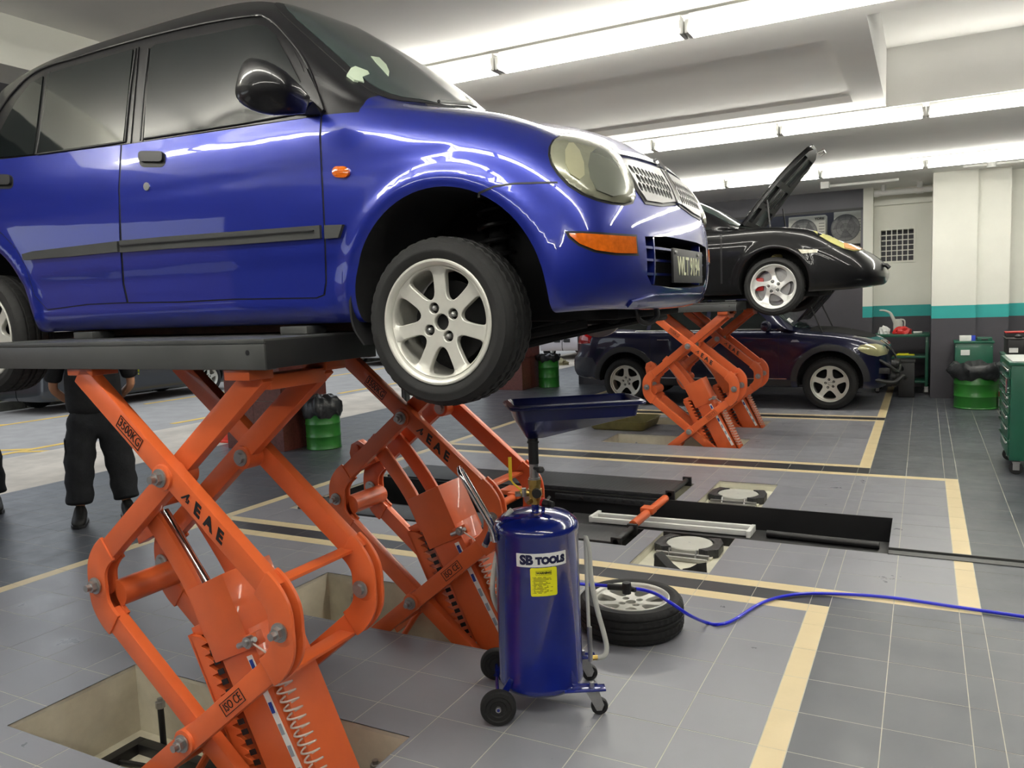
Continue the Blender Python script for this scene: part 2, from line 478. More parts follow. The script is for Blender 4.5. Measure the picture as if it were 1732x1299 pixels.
gy = sorted(g for g in gy if g <= FY1)
def zone(x, y):
    lc = -5.12 < x < -5.02
    if y < 4.31:
        if lc and y > -3: return 'c'
        if 4.21 < y and -5.12 < x < -.42: return 'c'
        if -.52 < x < -.42: return 'c'
        return 'l' if -5.02 < x < -.52 else 'd'
    if y < 4.47: return 'c' if lc else ('k' if -5.02 < x < -.42 else 'd')
    if y < 7.67:
        if not -5.12 < x < .28: return 'd'
        if lc or x > .18 or y < 4.57 or y > 7.57: return 'c'
        return 'l'
    if y < 7.93: return 'k' if -5.02 < x < -.42 else 'd'
    if y < 10.93:
        if not -5.12 < x < -.42: return 'd'
        if lc or x > -.52 or y < 8.03 or y > 10.83: return 'c'
        return 'l'
    if y < 11.15: return 'k' if -5.02 < x < -.42 else 'd'
    if not -5.12 < x < -.42: return 'd'
    if lc or x > -.52 or y < 11.25: return 'c'
    return 'l'
cells = []
for i in range(len(gx)-1):
    for j in range(len(gy)-1):
        x0, x1, y0, y1 = gx[i], gx[i+1], gy[j], gy[j+1]
        if x1-x0 < .02 or y1-y0 < .02: continue
        rs = [(x0+.0018, x1-.0018, y0+.0018, y1-.0018)]
        for h in HOLES: rs = rsub(rs, h)
        rs = [r for r in rs if r[1]-r[0] > .004 and r[3]-r[2] > .004]
        if not rs: continue
        cx, cy = (x0+x1)/2, (y0+y1)/2
        z = zone(cx, cy); u, v, dp = proj((cx, cy, 0)); s = 0
        if dp > .3 and -60 < u < 1790 and 0 < v < 1350: s = (x1-x0)*(y1-y0)/dp**3
        cells.append((s, rs, z))
cells.sort(key=lambda c: -c[0])
ZM = {'k': TBLACK, 'l': TLIGHT, 'd': TDARK, 'c': TCREAM}
rest = {'k': MB(), 'l': MB(), 'd': MB(), 'c': MB()}
for k, (s, rs, z) in enumerate(cells):
    if k < 297 and s > 0:
        b = MB(); dz = random.uniform(-.0004, .0004)
        for r in rs: b.box(r[0], r[1], r[2], r[3], -.004, dz)
        b.build('tile', ZM[z], floor_o, smooth=0, recalc=False)
    else:
        for r in rs: rest[z].box(r[0], r[1], r[2], r[3], -.004, 0)
for z in rest: rest[z].build('tile', ZM[z], floor_o, smooth=0, recalc=False, kind='stuff')
def pit(name, h, depth, m, t=.03, sides='nsew'):
    x0, x1, y0, y1 = h; b = MB()
    ys, yn = (y0-.1 if 's' in sides else y0+.001), (y1+.1 if 'n' in sides else y1-.001)
    b.box(x0-.1, x1+.1, ys, yn, -depth-.05, -depth)
    if 'w' in sides: b.box(x0-.1, x0, ys, yn, -depth, -.02)
    if 'e' in sides: b.box(x1, x1+.1, ys, yn, -depth, -.02)
    if 's' in sides: b.box(x0, x1, y0-.1, y0, -depth, -.02)
    if 'n' in sides: b.box(x0, x1, y1, y1+.1, -depth, -.02)
    o = b.build(name, m, floor_o, smooth=0); return o
for h in PITS: pit('lift_pit', h, .33, CONC)
for h in TTR: pit('turntable_recess', h, .06, CREAMC, sides='we'+('s' if h[2] < 5 else 'n'))
pit('trench', TRENCH, .42, PLATD, sides='we')
b = MB()
x0, x1 = TRENCH[0], TRENCH[1]
for ya, yb in ((5.335, 5.345), (6.205, 6.215)): b.box(x0, x1, ya, yb, -.42, -.001)
b.build('trench_lining', PLATD, floor_o, smooth=0)
for h in RUNW: pit('runway_recess', h, .16, CREAMC, sides='we'+('s' if h[2] < 5.2 else 'n'))
b = MB(); b.box(GROOVE[0], GROOVE[1], GROOVE[2]-.02, GROOVE[3]+.02, -.05, -.03)
b.box(GROOVE[0], GROOVE[1], GROOVE[2], GROOVE[2]+.012, -.03, .006).box(GROOVE[0], GROOVE[1], GROOVE[3]-.012, GROOVE[3], -.03, .006)
b.box(GROOVE[0]+.0, GROOVE[1], GROOVE[2]+.03, GROOVE[3]-.03, -.03, -.004)
b.build('floor_channel', PLATM, floor_o, smooth=0, bevel=.002)

# ------------------------------------------------------------------ ceiling with recessed bays
CO1 = (-4.4, -.58, 5.82, 7.81); CO2 = (-.33, 4.2, 5.45, 8.23); WELL = (-5.95, -.91, 14.75, 16.4)
b = MB(); rs = [(-7.7, 7.4, -3.4, 22.2)]
for h in (CO1, CO2, WELL): rs = rsub(rs, h)
for r in rs: b.box(r[0], r[1], r[2], r[3], 3.3, 3.95)
b.box(CO1[0], CO1[1], CO1[2], CO1[3], 3.357, 3.95).box(CO2[0], CO2[1], CO2[2], CO2[3], 3.82, 3.95)
tag(b.build('ceiling', CEILM, smooth=0), kind='structure')
b = MB(); b.box(-4.75, -4.4, -3.3, 8.2, 3.03, 3.32); tag(b.build('trim_1', WALLW, smooth=0), kind='structure')
b = MB(); b.box(-7.7, -4.75, -3.3, 8.2, 3.2, 3.31); tag(b.build('trim_2', PANEL, smooth=0), kind='structure')
b = MB(); b.box(-7.7, -6.65, -3.3, 22, 2.75, 3.3); tag(b.build('trim_3', PORC, smooth=0), kind='structure')
# ------------------------------------------------------------------ walls
def band_wall(name, boxes, zt=3.32):
    """boxes: (x0,x1,y0,y1) plan rects; charcoal dado, teal band and white above, each a mesh"""
    b = MB()
    for r in boxes: b.box(r[0], r[1], r[2], r[3], 1.37, zt)
    o = tag(b.build(name, WALLW, smooth=0), kind='structure')
    b = MB()
    for r in boxes: b.box(r[0], r[1], r[2], r[3], 1.185, 1.37)
    b.build('teal_band', TEAL, o, smooth=0)
    b = MB()
    for r in boxes: b.box(r[0], r[1], r[2], r[3], -.0, 1.185)
    b.build('charcoal_dado', WDARK, o, smooth=0)
    return o
band_wall('wall_back', [(.10, .67, 13.30, 15.2), (.67, 1.08, 13.38, 15.2), (1.08, 7.3, 13.75, 15.2)])
RY = 14.75; DX = -.906; WY = 14.45
wr = band_wall('wall_back_recess', [(DX, DX+.15, WY, 15.2)])
b = MB(); b.box(DX+.15, .10, RY, RY+.25, 1.37, 2.105).box(DX+.15, -.65, RY, RY+.25, 2.105, 2.615).box(-.163, .10, RY, RY+.25, 2.105, 2.615).box(DX+.15, .10, RY, RY+.25, 2.615, 3.32)
b.build('recess_panel', WALLW, wr, smooth=0)
b = MB(); b.box(DX+.15, .10, RY, RY+.25, 1.185, 1.37); b.build('teal_band', TEAL, wr, smooth=0)
b = MB(); b.box(DX+.15, .10, RY, RY+.25, 0, 1.185); b.build('charcoal_dado', WDARK, wr, smooth=0)
b = MB(); b.box(DX, .10, RY-.09, RY, 3.02, 3.07); b.build('recess_moulding', WALLW, wr, smooth=0)
b = MB(); b.box(-5.95, DX, WY, WY+.2, 2.975, 3.31)
wd = tag(b.build('wall_back_panel', PANEL, smooth=0), kind='structure')
b = MB(); b.box(-5.95, DX, WY-.03, WY, 2.955, 2.995); b.build('panel_rail', PLB, wd, smooth=0)
b = MB(); b.box(-5.95, DX, WY, WY+.2, 0, 1.97); b.build('lower_panel', WDARK, wd, smooth=0)
b = MB(); b.box(DX-.035, DX, WY, 16.4, 1.97, 2.975); b.build('opening_jamb', PANEL, wd, smooth=0)
b = MB(); b.box(-5.95, DX, 16.4, 16.5, 1.5, 3.95); b.box(-6.05, -5.95, WY, 16.5, 0, 3.95).box(-5.95, DX, WY+.2, 16.4, 1.87, 1.97).box(DX, DX+.1, 15.2, 16.5, 0, 3.95)
b.build('light_well', mat('dark_well_paint', (58, 58, 66), rough=.8, noise=.1), wd, smooth=0)
b = MB(); b.box(7.2, 7.4, -3.2, 15.2, 0, 3.4); tag(b.build('wall_right', WDARK, smooth=0), kind='structure')
b = MB(); b.box(-7.7, 7.4, -3.4, -3.2, 0, 3.4); tag(b.build('wall_front', WDARK, smooth=0), kind='structure')
b = MB(); b.box(-6.05, -5.95, 16.5, 22, 0, 3.4); tag(b.build('wall_side', WDARK, smooth=0), kind='structure')
# tiled facade pillars
def pillar(n, x0, x1, y0, y1):
    b = MB(); b.box(x0+.012, x1-.012, y0+.012, y1-.012, 0, 2.76)
    p = tag(b.build('pillar_%d' % n, GROUT, smooth=0), kind='structure')
    hz = .6; nx = 2; ny = 2
    for k in range(5):
        z0, z1 = k*.6+.002, min(2.755, k*.6+.597)
        if z1 < z0: continue
        for i in range(nx):
            xa = x0+(x1-x0)*i/nx+.002; xb = x0+(x1-x0)*(i+1)/nx-.002
            for ya, yb in ((y0, y0+.012), (y1-.012, y1)):
                q = MB(); q.box(xa, xb, ya, yb, z0, z1); q.build('tile', PORC, p, smooth=0, recalc=False)
        for i in range(ny):
            ya = y0+(y1-y0)*i/ny+.002; yb = y0+(y1-y0)*(i+1)/ny-.002
            for xa, xb in ((x0, x0+.012), (x1-.012, x1)):
                q = MB(); q.box(xa, xb, ya, yb, z0, z1); q.build('tile', PORC, p, smooth=0, recalc=False)
pillar(1, -7.62, -6.70, 6.95, 7.75)
pillar(2, -7.55, -6.72, 13.3, 14.1)
pillar(3, -7.62, -6.70, .4, 1.2)
# ------------------------------------------------------------------ street outside
b = MB(); b.box(-15.5, -7.9, -30, 60, -.3, -.02); st = tag(b.build('street', ASPH, smooth=0), kind='structure')
b = MB(); b.box(-10.0, -7.9, -30, 60, -.1, -.012); b.build('concrete_apron', APRON, st, smooth=0)
for (x0, x1, y0, y1) in ((-10.45, -10.33, -10, 7.3), (-10.45, -10.33, 8.4, 10.6), (-10.45, -10.33, 12.4, 15), (-13.4, -13.3, -6, 9.4), (-13.4, -13.3, 10.2, 12.4), (-13.4, -13.3, 14, 30)):
    b = MB(); b.box(x0, x1, y0, y1, -.02, -.016); b.build('road_line', ROADY, st, smooth=0)
for (p, q) in (((-10.4, 6.2), (-12.0, 5.3)), ((-13.35, 7.6), (-14.9, 6.4)), ((-10.4, 6.0), (-9.2, 6.5))):
    b = MB(); d = (Vector(q)-Vector(p)); n = Vector((-d.y, d.x)).normalized()*.05
    b.prism([Vector(p)+n, Vector(p)-n, Vector(q)-n, Vector(q)+n], 'xy', -.02, -.0155); b.build('road_line', ROADY, st, smooth=0)
y = -6.0; kb = None
verge = MB().box(-16.6, -15.67, -30, 60, -.2, .13); vg = tag(verge.build('verge', mat('verge_soil', (88, 84, 60), rough=.95, noise=.2), smooth=0), kind='structure')
while y < 24:
    q = MB(); q.box(-15.67, -15.45, y, y+.93, -.1, .16+random.uniform(-.008, .008)); q.build('kerb_stone', KERBM, vg, bevel=.02); y += .95
tag(MB().box(-17.0, -16.6, -30, 60, 0, 2.2).build('wall_street', REDWALL, smooth=0), kind='structure')
b = MB()
for k in range(9000):
    x = random.uniform(-16.55, -15.70); y = random.uniform(1, 24); a = random.uniform(0, PI); hh = random.uniform(.03, .10)
    c, s_ = math.cos(a)*.015, math.sin(a)*.015; lx, ly = random.uniform(-.04, .04), random.uniform(-.04, .04)
    b.add([(x-c, y-s_, .12), (x+c, y+s_, .12), (x+lx, y+ly, .12+hh)], [(0, 1, 2)])
tag(b.build('grass', GRASS, smooth=0, recalc=False), 'strip of short green grass behind the kerb across the street', 'grass', kind='stuff')
tag(MB().box(-22, -16.8, 14, 60, 0, 6).build('wall_far_building', mat('pale_building', (176, 176, 168), rough=.9, noise=.1), smooth=0), kind='structure')
tag(MB().box(-40, -5.6, 50, 50.5, 0, 7).build('wall_far_end', mat('pale_building', (176, 176, 168)), smooth=0), kind='structure')

# ------------------------------------------------------------------ fluorescent battens
ROWS = [(-2.1, 3.215, 'behind the camera'), (1.08, 3.215, 'over the near lift'), (4.78, 3.215, 'nearest row in view'), (8.2, 3.215, 'middle row'), (11.6, 3.215, 'far row')]
ORD = ['first', 'second', 'third', 'fourth', 'fifth', 'sixth', 'seventh', 'eighth', 'ninth', 'tenth']
def batten(x0, y, z):
    t = thing('ceiling_light', (x0+.61, y, z+.06), 'x', 'light', 'fluorescent ceiling lights')
    b = MB(); b.prism([(y-.04, z+.065), (y-.04, z+.01), (y-.02, z+.0), (y+.02, z+.0), (y+.04, z+.01), (y+.04, z+.065)], 'yz', x0+.02, x0+1.22)
    b.build('housing', FIXM, t, smooth=0)
    for s in (-1, 1): MB().box(x0+(.0 if s < 0 else 1.215), x0+(.025 if s < 0 else 1.24), y-.06, y+.06, z-.05, z+.03).build('lamp_holder', PVC, t, bevel=.004)
    for s in (-1, 1):
        MB().cyl((x0+.025, y+s*.045, z-.03), (x0+1.215, y+s*.045, z-.03), .021, 12).build('tube', TUBEM, t)
    return t
b0 = None
for ri, (y, z, rn) in enumerate(ROWS):
    xs = [k*1.25 for k in range(-4 if ri < 2 else (-3 if ri == 2 else -4), 3)]
    for k, x in enumerate(xs):
        if b0 is None: b0 = batten(0, 0, 0); b0.location = (.61, 0, .06); t = b0
        else: t = dup(b0)
        t.location = (x+.61, y, z+.06)
        t['label'] = '%s white fluorescent batten from the left, %s' % (ORD[k], rn if 'row' in rn else 'row '+rn)
# ================================================================== wheels
def make_wheel(parent, c, R, W, rr, kind, side=-1, name='wheel', M=None, nut=True, steer=0, disc=True):
    """tyre mesh with rim and nuts as its children; axis along y, outer face towards side*y"""
    c = Vector(c)
    if M is None: M = Matrix.Translation(c) @ Matrix.Rotation(steer, 4, 'Z') @ Matrix.Scale(-side, 4, Vector((0, 1, 0)))
    # everything is built with the outer face at -y
    h = W/2; b = MB(); seg = 132
    pr = [(rr-.004, -h*.80), (rr+.006, -h*.93), (rr+(R-rr)*.35, -h*1.02), (rr+(R-rr)*.42, -h*1.035), (rr+(R-rr)*.46, -h*1.02), (rr+(R-rr)*.72, -h*.99), (R-.016, -h*.91), (R-.006, -h*.80),
          (R-.002, -h*.62), (R-.008, -h*.60), (R-.008, -h*.52), (R, -h*.50), (R, -h*.20), (R-.008, -h*.18), (R-.008, -h*.08), (R, -h*.06), (R, h*.06), (R-.008, h*.08), (R-.008, h*.18), (R, h*.20), (R, h*.50), (R-.008, h*.52), (R-.008, h*.60), (R-.002, h*.62),
          (R-.006, h*.80), (R-.016, h*.91), (rr+(R-rr)*.5, h*1.02), (rr+.006, h*.93), (rr-.004, h*.80)]
    rings = []
    for i, (r, y) in enumerate(pr):
        ring = []
        for k in range(seg):
            a = 2*PI*k/seg; q = r
            if i in (11, 12, 19, 20) and k % 3 == 1: q = r-.0045
            if i in (7, 24) and k % 3 == 0: q = r-.0025
            if i in (8, 23) and k % 3 == 0: q = r-.0035
            ring.append((math.cos(a)*q, y, math.sin(a)*q))
        rings.append(ring)
    b.rings(rings, (False, False))
    ty = b.build(name, RUB, parent, smooth=40, M=M)
    am = ALLOY if kind != 'por' else ALLOY2
    b = MB()
    b.lathe([(rr-.03, h*.85), (rr-.022, h*.2), (rr-.022, -h*.6), (rr-.014, -h*.90), (rr-.004, -h*.97), (rr+.003, -h*.97), (rr+.004, -h*.90), (rr-.004, -h*.8), (rr-.012, -h*.6), (rr-.014, h*.85)], axis='y', seg=72)
    n = {'ken': 7, 'por': 5, 'x5': 5}[kind]; sc = 2*PI/n
    ro = rr-.018; holes = []
    for k in range(n):
        a0 = k*sc+PI/2+sc/2
        if kind == 'ken': q = [(.41*rr, -.20), (.41*rr, .16), (.66*rr, .26), (.82*rr, .29), (.875*rr, .22), (.88*rr, -.02), (.875*rr, -.24), (.82*rr, -.31), (.66*rr, -.30)]
        elif kind == 'por': q = [(.33*rr, -.42), (.34*rr, .10), (.58*rr, .52), (.82*rr, .60), (.91*rr, .42), (.91*rr, .0), (.78*rr, -.28), (.52*rr, -.42)]
        else: q = [(.40*rr, -.18), (.40*rr, .18), (.62*rr, .40), (.84*rr, .46), (.87*rr, .2), (.87*rr, -.2), (.84*rr, -.46), (.62*rr, -.40)]
        P = [Vector((r*math.cos(a0+a), r*math.sin(a0+a))) for r, a in q]
        holes.append(chaikin(P, 2))
    nb = 4 if kind == 'ken' else 5; rb = {'ken': .050, 'por': .055, 'x5': .058}[kind]
    nuts = []
    for k in range(nb):
        a = 2*PI*k/nb+.5; nuts.append((rb*math.cos(a), rb*math.sin(a)))
        holes.append([Vector((rb*math.cos(a)+.0175*math.cos(-t*PI/6), rb*math.sin(a)+.0175*math.sin(-t*PI/6))) for t in range(12)])
    if kind == 'ken': holes.append([Vector((.026*math.cos(-t*PI/8), .026*math.sin(-t*PI/8))) for t in range(16)])
    yf = -h*.72
    def fn(u, v, t):
        r = math.hypot(u, v)/ro
        y = yf+(.012*max(0, 1-r)**.5 if kind == 'ken' else .02*(1-abs(2*r-1.1)) if kind == 'por' else .028*(1-r))
        if r > .93: y -= .008*(r-.93)/.07
        return (u, y+t, v)
    outer = [(ro*math.cos(2*PI*k/60), ro*math.sin(2*PI*k/60)) for k in range(60)]
    plate2d(b, outer, holes, fn, .022, step=.022)
    rim = b.build('rim', am, ty, smooth=30, M=M, bevel=.0022, seg=1)
    if disc:
        b = MB(); b.lathe([(.0, h*.1), (rr*.68, h*.1), (rr*.68, h*.2), (0, h*.2)], axis='y', seg=40); b.lathe([(0, yf+.03), (.03, yf+.03), (.06, h*.1)], axis='y', seg=24)
        b.lathe([(rr-.03, h*.7), (.02, h*.7)], axis='y', seg=24)
        b.build('brake_disc', DARK if kind != 'por' else STEEL, ty, M=M)
    if nut:
        for u, v in nuts:
            q = MB(); q.cyl((u, yf+.012, v), (u, yf+.036, v), .0088, 6); q.lathe([(0, yf+.006), (.006, yf+.008), (.0078, yf+.014)], o=(u, 0, v), axis='y', seg=10)
            q.build('wheel_nut', STEEL, ty, M=M)
    if kind != 'ken':
        q = MB(); q.lathe([(0, yf-.004), (.02, yf-.002), (.026, yf+.006), (.026, yf+.02)], axis='y', seg=20); q.build('hub_cap', am, ty, M=M)
    return ty

# ================================================================== scissor lift unit
LX = -2.295; LY = 1.80
def ribbon(mb, path, w_, y0, y1, r0=False, r1=False):
    P = [Vector(p) for p in path]; L_ = []; R_ = []
    for i, p in enumerate(P):
        d = (P[min(i+1, len(P)-1)]-P[max(i-1, 0)]).normalized(); n = Vector((-d.y, d.x))*w_/2
        L_.append(p+n); R_.append(p-n)
    pts = L_[:]
    if r1:
        d = (P[-1]-P[-2]).normalized(); n = Vector((-d.y, d.x))
        for k in range(1, 8):
            a = PI/2-PI*k/8; pts.append(P[-1]+d*math.cos(a)*w_/2+n*math.sin(a)*w_/2)
    pts += R_[::-1]
    mb.prism([(p.x, p.y) for p in pts], 'xz', y0, y1)
def lift_unit(label, group, steps=True):
    t = thing('scissor_lift', (LX, 2.03, -.33), label, 'car lift', group)
    W = .08
    def arm(pts, elbow, y0, y1, outer):
        b = MB(); ribbon(b, pts, W, y0, y1)
        e = catmull([Vector(p) for p in elbow], 6)
        th = (y1-y0)
        for ya, yb in ((y0-.006, y0+.008), (y1-.008, y1+.006)): ribbon(b, e, W+.022, ya, yb, r1=True)
        return b
    def fr(yA0, yA1, yB0, yB1):
        jx, z1, z2 = -1.80, .735, .545
        mir = lambda P: [(2*LX-x, z) for x, z in P]
        upA = [(-2.70, 1.46), (-1.835, .757)]; elU = [(-1.875, .79), (-1.84, .762), (-1.81, .72), (-1.80, .68), (-1.80, .64)]
        loA = [(-1.835, .523), (-2.74, -.213)]; elL = [(-1.875, .49), (-1.84, .518), (-1.81, .56), (-1.80, .60), (-1.80, .64)]
        o = []
        o.append(arm(upA, elU, yA0, yA1, 1).build('scissor_arm', ORG, t, bevel=.004))
        o.append(arm(loA, elL, yA0+.001, yA1+.001, 1).build('scissor_arm', ORG, t, bevel=.004))
        o.append(arm(mir(upA), mir(elU), yB0, yB1, 1).build('scissor_arm', ORG, t, bevel=.004))
        o.append(arm(mir(loA), mir(elL), yB0+.001, yB1+.001, 1).build('scissor_arm', ORG, t, bevel=.004))
        return o
    near = fr(1.80, 1.845, 1.862, 1.907)
    fr(2.222, 2.267, 2.16, 2.205)
    def bolt(x, z, y, s, nut=True, r=.017):
        b = MB()
        b.cyl((x, y, z), (x, y-s*.006, z), r*1.9, 20)
        if nut:
            b.cyl((x, y-s*.006, z), (x, y-s*.024, z), r*1.3, 6); b.cyl((x, y-s*.02, z), (x, y-s*.042, z), r*.78, 12)
        else: b.cyl((x, y-s*.006, z), (x, y-s*.018, z), r*1.25, 8)
        b.build('bolt', STEEL, t, smooth=30)
    for x, z, y in ((LX, 1.105, 1.788), (LX, .155, 1.788), (-1.80, .64, 1.792), (-2.79, .64, 1.852)): bolt(x, z, y, 1)
    for x, z, y in ((LX, 1.105, 2.15), (LX, .155, 2.15), (-1.80, .64, 2.20), (-2.79, .64, 2.15)): bolt(x, z, y, 1, False)
    # bosses round the pivots
    for z in (1.105, .155):
        MB().cyl((LX, 1.790, z), (LX, 1.915, z), .046, 24).build('pivot_boss', ORG, t, bevel=.004)
        MB().cyl((LX, 2.150, z), (LX, 2.275, z), .046, 24).build('pivot_boss', ORG, t, bevel=.004)
    # cross members
    MB().cyl((-2.735, 1.90, .60), (-2.735, 2.165, .60), .052, 24).build('cross_tube', ORG, t)
    MB().box(-1.90, -1.84, 1.83, 2.24, .765, .777).build('cross_bar', ORG, t, bevel=.002)
    MB().box(-1.93, -1.86, 1.83, 2.24, .445, .457).build('cross_bar', ORG, t, bevel=.002)
    MB().cyl((-2.42, 1.83, .03), (-2.42, 2.24, .03), .03, 16).build('cross_tube', ORG, t)
    # lug that carries the cylinder
    b = MB(); lp = [(-2.70, .80), (-2.86, .72), (-2.885, .84), (-2.87, .89), (-2.82, .915), (-2.77, .89)]
    b.prism(lp, 'xz', 2.10, 2.15); b.cyl((-2.83, 2.09, .87), (-2.83, 2.16, .87), .022, 14); b.cyl((-2.59, 1.92, .945), (-2.59, 2.14, .945), .022, 14)
    b.build('cylinder_lug', ORG, t, bevel=.003, kind='stuff')
    T = Vector((-2.469, 0, 1.126)); U = Vector((.423, 0, -.906)); N_ = Vector((.906, 0, .423))
    def q(s, n, y): p = T+U*s+N_*n; return (p.x, y, p.z)
    def slab(b, s0, s1, n0, n1, y0, y1, n0b=None, n1b=None):
        n0b = n0 if n0b is None else n0b; n1b = n1 if n1b is None else n1b
        vs = [q(s0, n0, y0), q(s0, n1, y0), q(s1, n1b, y0), q(s1, n0b, y0), q(s0, n0, y1), q(s0, n1, y1), q(s1, n1b, y1), q(s1, n0b, y1)]
        b.add(vs, [(0, 1, 2, 3), (7, 6, 5, 4), (0, 4, 5, 1), (1, 5, 6, 2), (2, 6, 7, 3), (3, 7, 4, 0)]); return b
    for ya in (1.925, 2.115):
        b = MB(); ribbon(b, catmull([Vector((-2.60, .965)), Vector((-2.50, .86)), Vector((-2.36, .68)), Vector((-2.27, .50))], 4), .078, ya, ya+.02); b.build('side_channel', ORG, t, bevel=.003)
    MB().tube([(-2.60, 2.03, .90), (-2.24, 2.03, .44)], .021, 20).build('piston_rod', CHROME, t)
    MB().tube([(-2.38, 1.97, .70), (-2.25, 1.97, .50)], .007, 10).build('hydraulic_line', STEEL, t)
    b = MB(); slab(b, .47, .75, -.105, .10, 1.915, 2.145); b.build('cylinder_cover', ORG, t, bevel=.003)
    b = MB(); slab(b, .68, 1.36, -.085, .10, 1.93, 2.13, -.075, .115); b.build('cylinder_housing', ORG, t, bevel=.003)
    b = MB(); slab(b, 1.25, 1.50, -.03, .03, 1.95, 2.11); b.build('cylinder_foot', ORG, t, bevel=.003)
    # safety rack of saw teeth
    b = MB(); pts = [(.62, -.20)]
    s = .64
    while s < 1.25: pts += [(s, -.155), (s+.032, -.118), (s+.034, -.155)]; s += .038
    pts += [(1.30, -.155), (1.30, -.20)]
    for ya, yb in ((1.925, 1.94), (2.12, 2.135)):
        n = len(pts); V = [q(a, c, ya) for a, c in pts]+[q(a, c, yb) for a, c in pts]
        b.add(V, [tuple(range(n)), tuple(reversed(range(n, 2*n)))]+[(i, i+n, (i+1) % n+n, (i+1) % n) for i in range(n)])
    slab(b, .62, 1.30, -.205, -.19, 1.925, 2.135)
    b.build('safety_rack', ORG, t)
    b = MB(); s = .70
    while s < 1.25: slab(b, s, s+.02, -.120, -.088, 1.923, 1.9255); s += .038
    b.build('ratchet_slot', INK, t, smooth=0, kind='stuff')
    b = MB(); slab(b, .60, .64, -.20, .0, 1.945, 2.115); b.build('rack_bracket', ORG, t, bevel=.003)
    # limit switch with coiled hose and a sticker
    b = MB(); slab(b, .70, .745, .09, .17, 1.895, 1.925); b.build('switch_bracket', ORG, t, bevel=.002)
    b = MB(); c0 = q(.722, .14, 1.87); b.cyl((c0[0], 1.895, c0[2]), (c0[0], 1.872, c0[2]), .021, 12); b.cyl((c0[0], 1.872, c0[2]), (c0[0], 1.862, c0[2]), .012, 6); b.tube([q(.722, .08, 1.885), q(.722, .17, 1.885)], .010, 8)
    b.build('limit_valve', STEEL, t)
    hx = []
    for k in range(15*12+1):
        a = 2*PI*k/12; s = .84+.46*k/(15*12); p = T+U*s+N_*(.165+.030*math.cos(a)); hx.append((p.x, 1.93+.030*math.sin(a), p.z))
    hx = [q(.722, .15, 1.88), q(.78, .18, 1.90)]+hx
    MB().tube(hx, .0038, 6).build('coiled_hose', COIL, t)
    b = MB(); slab(b, .78, 1.36, .125, .145, 1.94, 2.12); b.build('guard_strip', ORG, t, bevel=.002)
    b = MB(); slab(b, .77, 1.28, .045, .072, 1.9275, 1.93, .075, .102); st = b.build('sticker_strip', WHITE, t, smooth=0)
    for k in range(6):
        b = MB(); s = .785+.08*k; slab(b, s, s+.04, .051+.0046*k, .068+.0046*k, 1.926, 1.9275); b.build('printed_mark', mat('sticker_blue', (24, 60, 150), noise=.02) if k < 3 else mat('sticker_silver', (150, 160, 170), noise=.02), st, smooth=0)
    # platform: channel frame with deck
    b = MB(); x0, x1, y0, y1 = -3.29, -1.765, 1.775, 2.325
    b.box(x0, x1, y0, y1, 1.556, 1.572)
    b.box(x0, x1, y0, y0+.012, 1.476, 1.556).box(x0, x1, y1-.012, y1, 1.476, 1.556).box(x0, x0+.012, y0+.012, y1-.012, 1.476, 1.556)
    b.box(x0, x1, y0+.012, y0+.05, 1.476, 1.484).box(x0, x1, y1-.05, y1-.012, 1.476, 1.484)
    for k in range(4): b.box(x0+.3+.3*k, x0+.312+.3*k, y0+.012, y1-.012, 1.49, 1.556)
    pf = b.build('platform', PLATM, t, bevel=.004)
    MB().box(x1-.013, x1+.0005, y0+.006, y1-.006, 1.479, 1.566).build('end_plate', PLATD, pf, bevel=.002)
    for x in (-1.835, -3.22): MB().cyl((x, y0-.0006, 1.530), (x, y0+.004, 1.530), .0085, 16).build('bolt_hole', INK, pf)
    for ya in (1.80, 2.16):
        MB().box(-1.97, -1.86, ya+.0, ya+.105, 1.44, 1.476).build('top_bracket', ORG, t, bevel=.004); MB().box(-2.76, -2.62, ya+.0, ya+.105, 1.45, 1.476).build('top_bracket', ORG, t, bevel=.004)
    MB().box(-1.95, -1.87, 1.90, 2.17, 1.40, 1.45).build('cross_bar', ORG, t, bevel=.004)
    b = MB()
    for y in (1.80, 2.22): b.box(-3.16, -1.80, y, y+.05, -.33, -.28)
    for x in (-3.2, -1.84): b.box(x, x+.05, 1.80, 2.27, -.33, -.28)
    b.build('base_frame', PLATD, t, bevel=.003)
    for x, y in ((-3.08, 2.30), (-1.86, 2.30), (-3.08, 1.82), (-1.86, 1.82)):
        b = MB(); b.cyl((x, y, -.33), (x, y, -.13), .014, 12); s_ = b.build('anchor_stud', PLATD, t)
        b = MB(); b.cyl((x, y, -.13), (x, y, -.10), .021, 6); b.cyl((x, y, -.10), (x, y, -.085), .012, 10); b.build('stud_nut', STEEL, s_)
    b = MB(); b.cyl((-2.9, 2.06, -.33), (-2.9, 2.06, -.27), .012, 10); b.cyl((-2.9, 2.06, -.29), (-2.9, 2.06, -.272), .022, 6); b.build('floor_bolt', STEEL, t)
    for pth in ([(-3.3, 2.0, -.315), (-2.9, 1.98, -.31), (-2.6, 2.1, -.31), (-2.2, 2.08, -.31)], [(-3.2, 2.12, -.315), (-2.8, 2.16, -.31), (-2.5, 2.02, -.31)]):
        MB().tube(catmull(pth, 6), .012, 8).build('hydraulic_hose', PLATD, t)
    MB().tube([(-2.55, 2.0, -.2), (-2.42, 2.03, .0)], .016, 10).build('lock_lever', ORG, t)
    # lettering
    a, cbk = near[0], near[1]; yf = 1.7985
    dA = Vector((.865, 0, -.703)).normalized(); uA = Vector((-dA.z, 0, dA.x))
    def onA(s, n=0): p = Vector((LX, yf, 1.1295))+dA*s+uA*n; return p
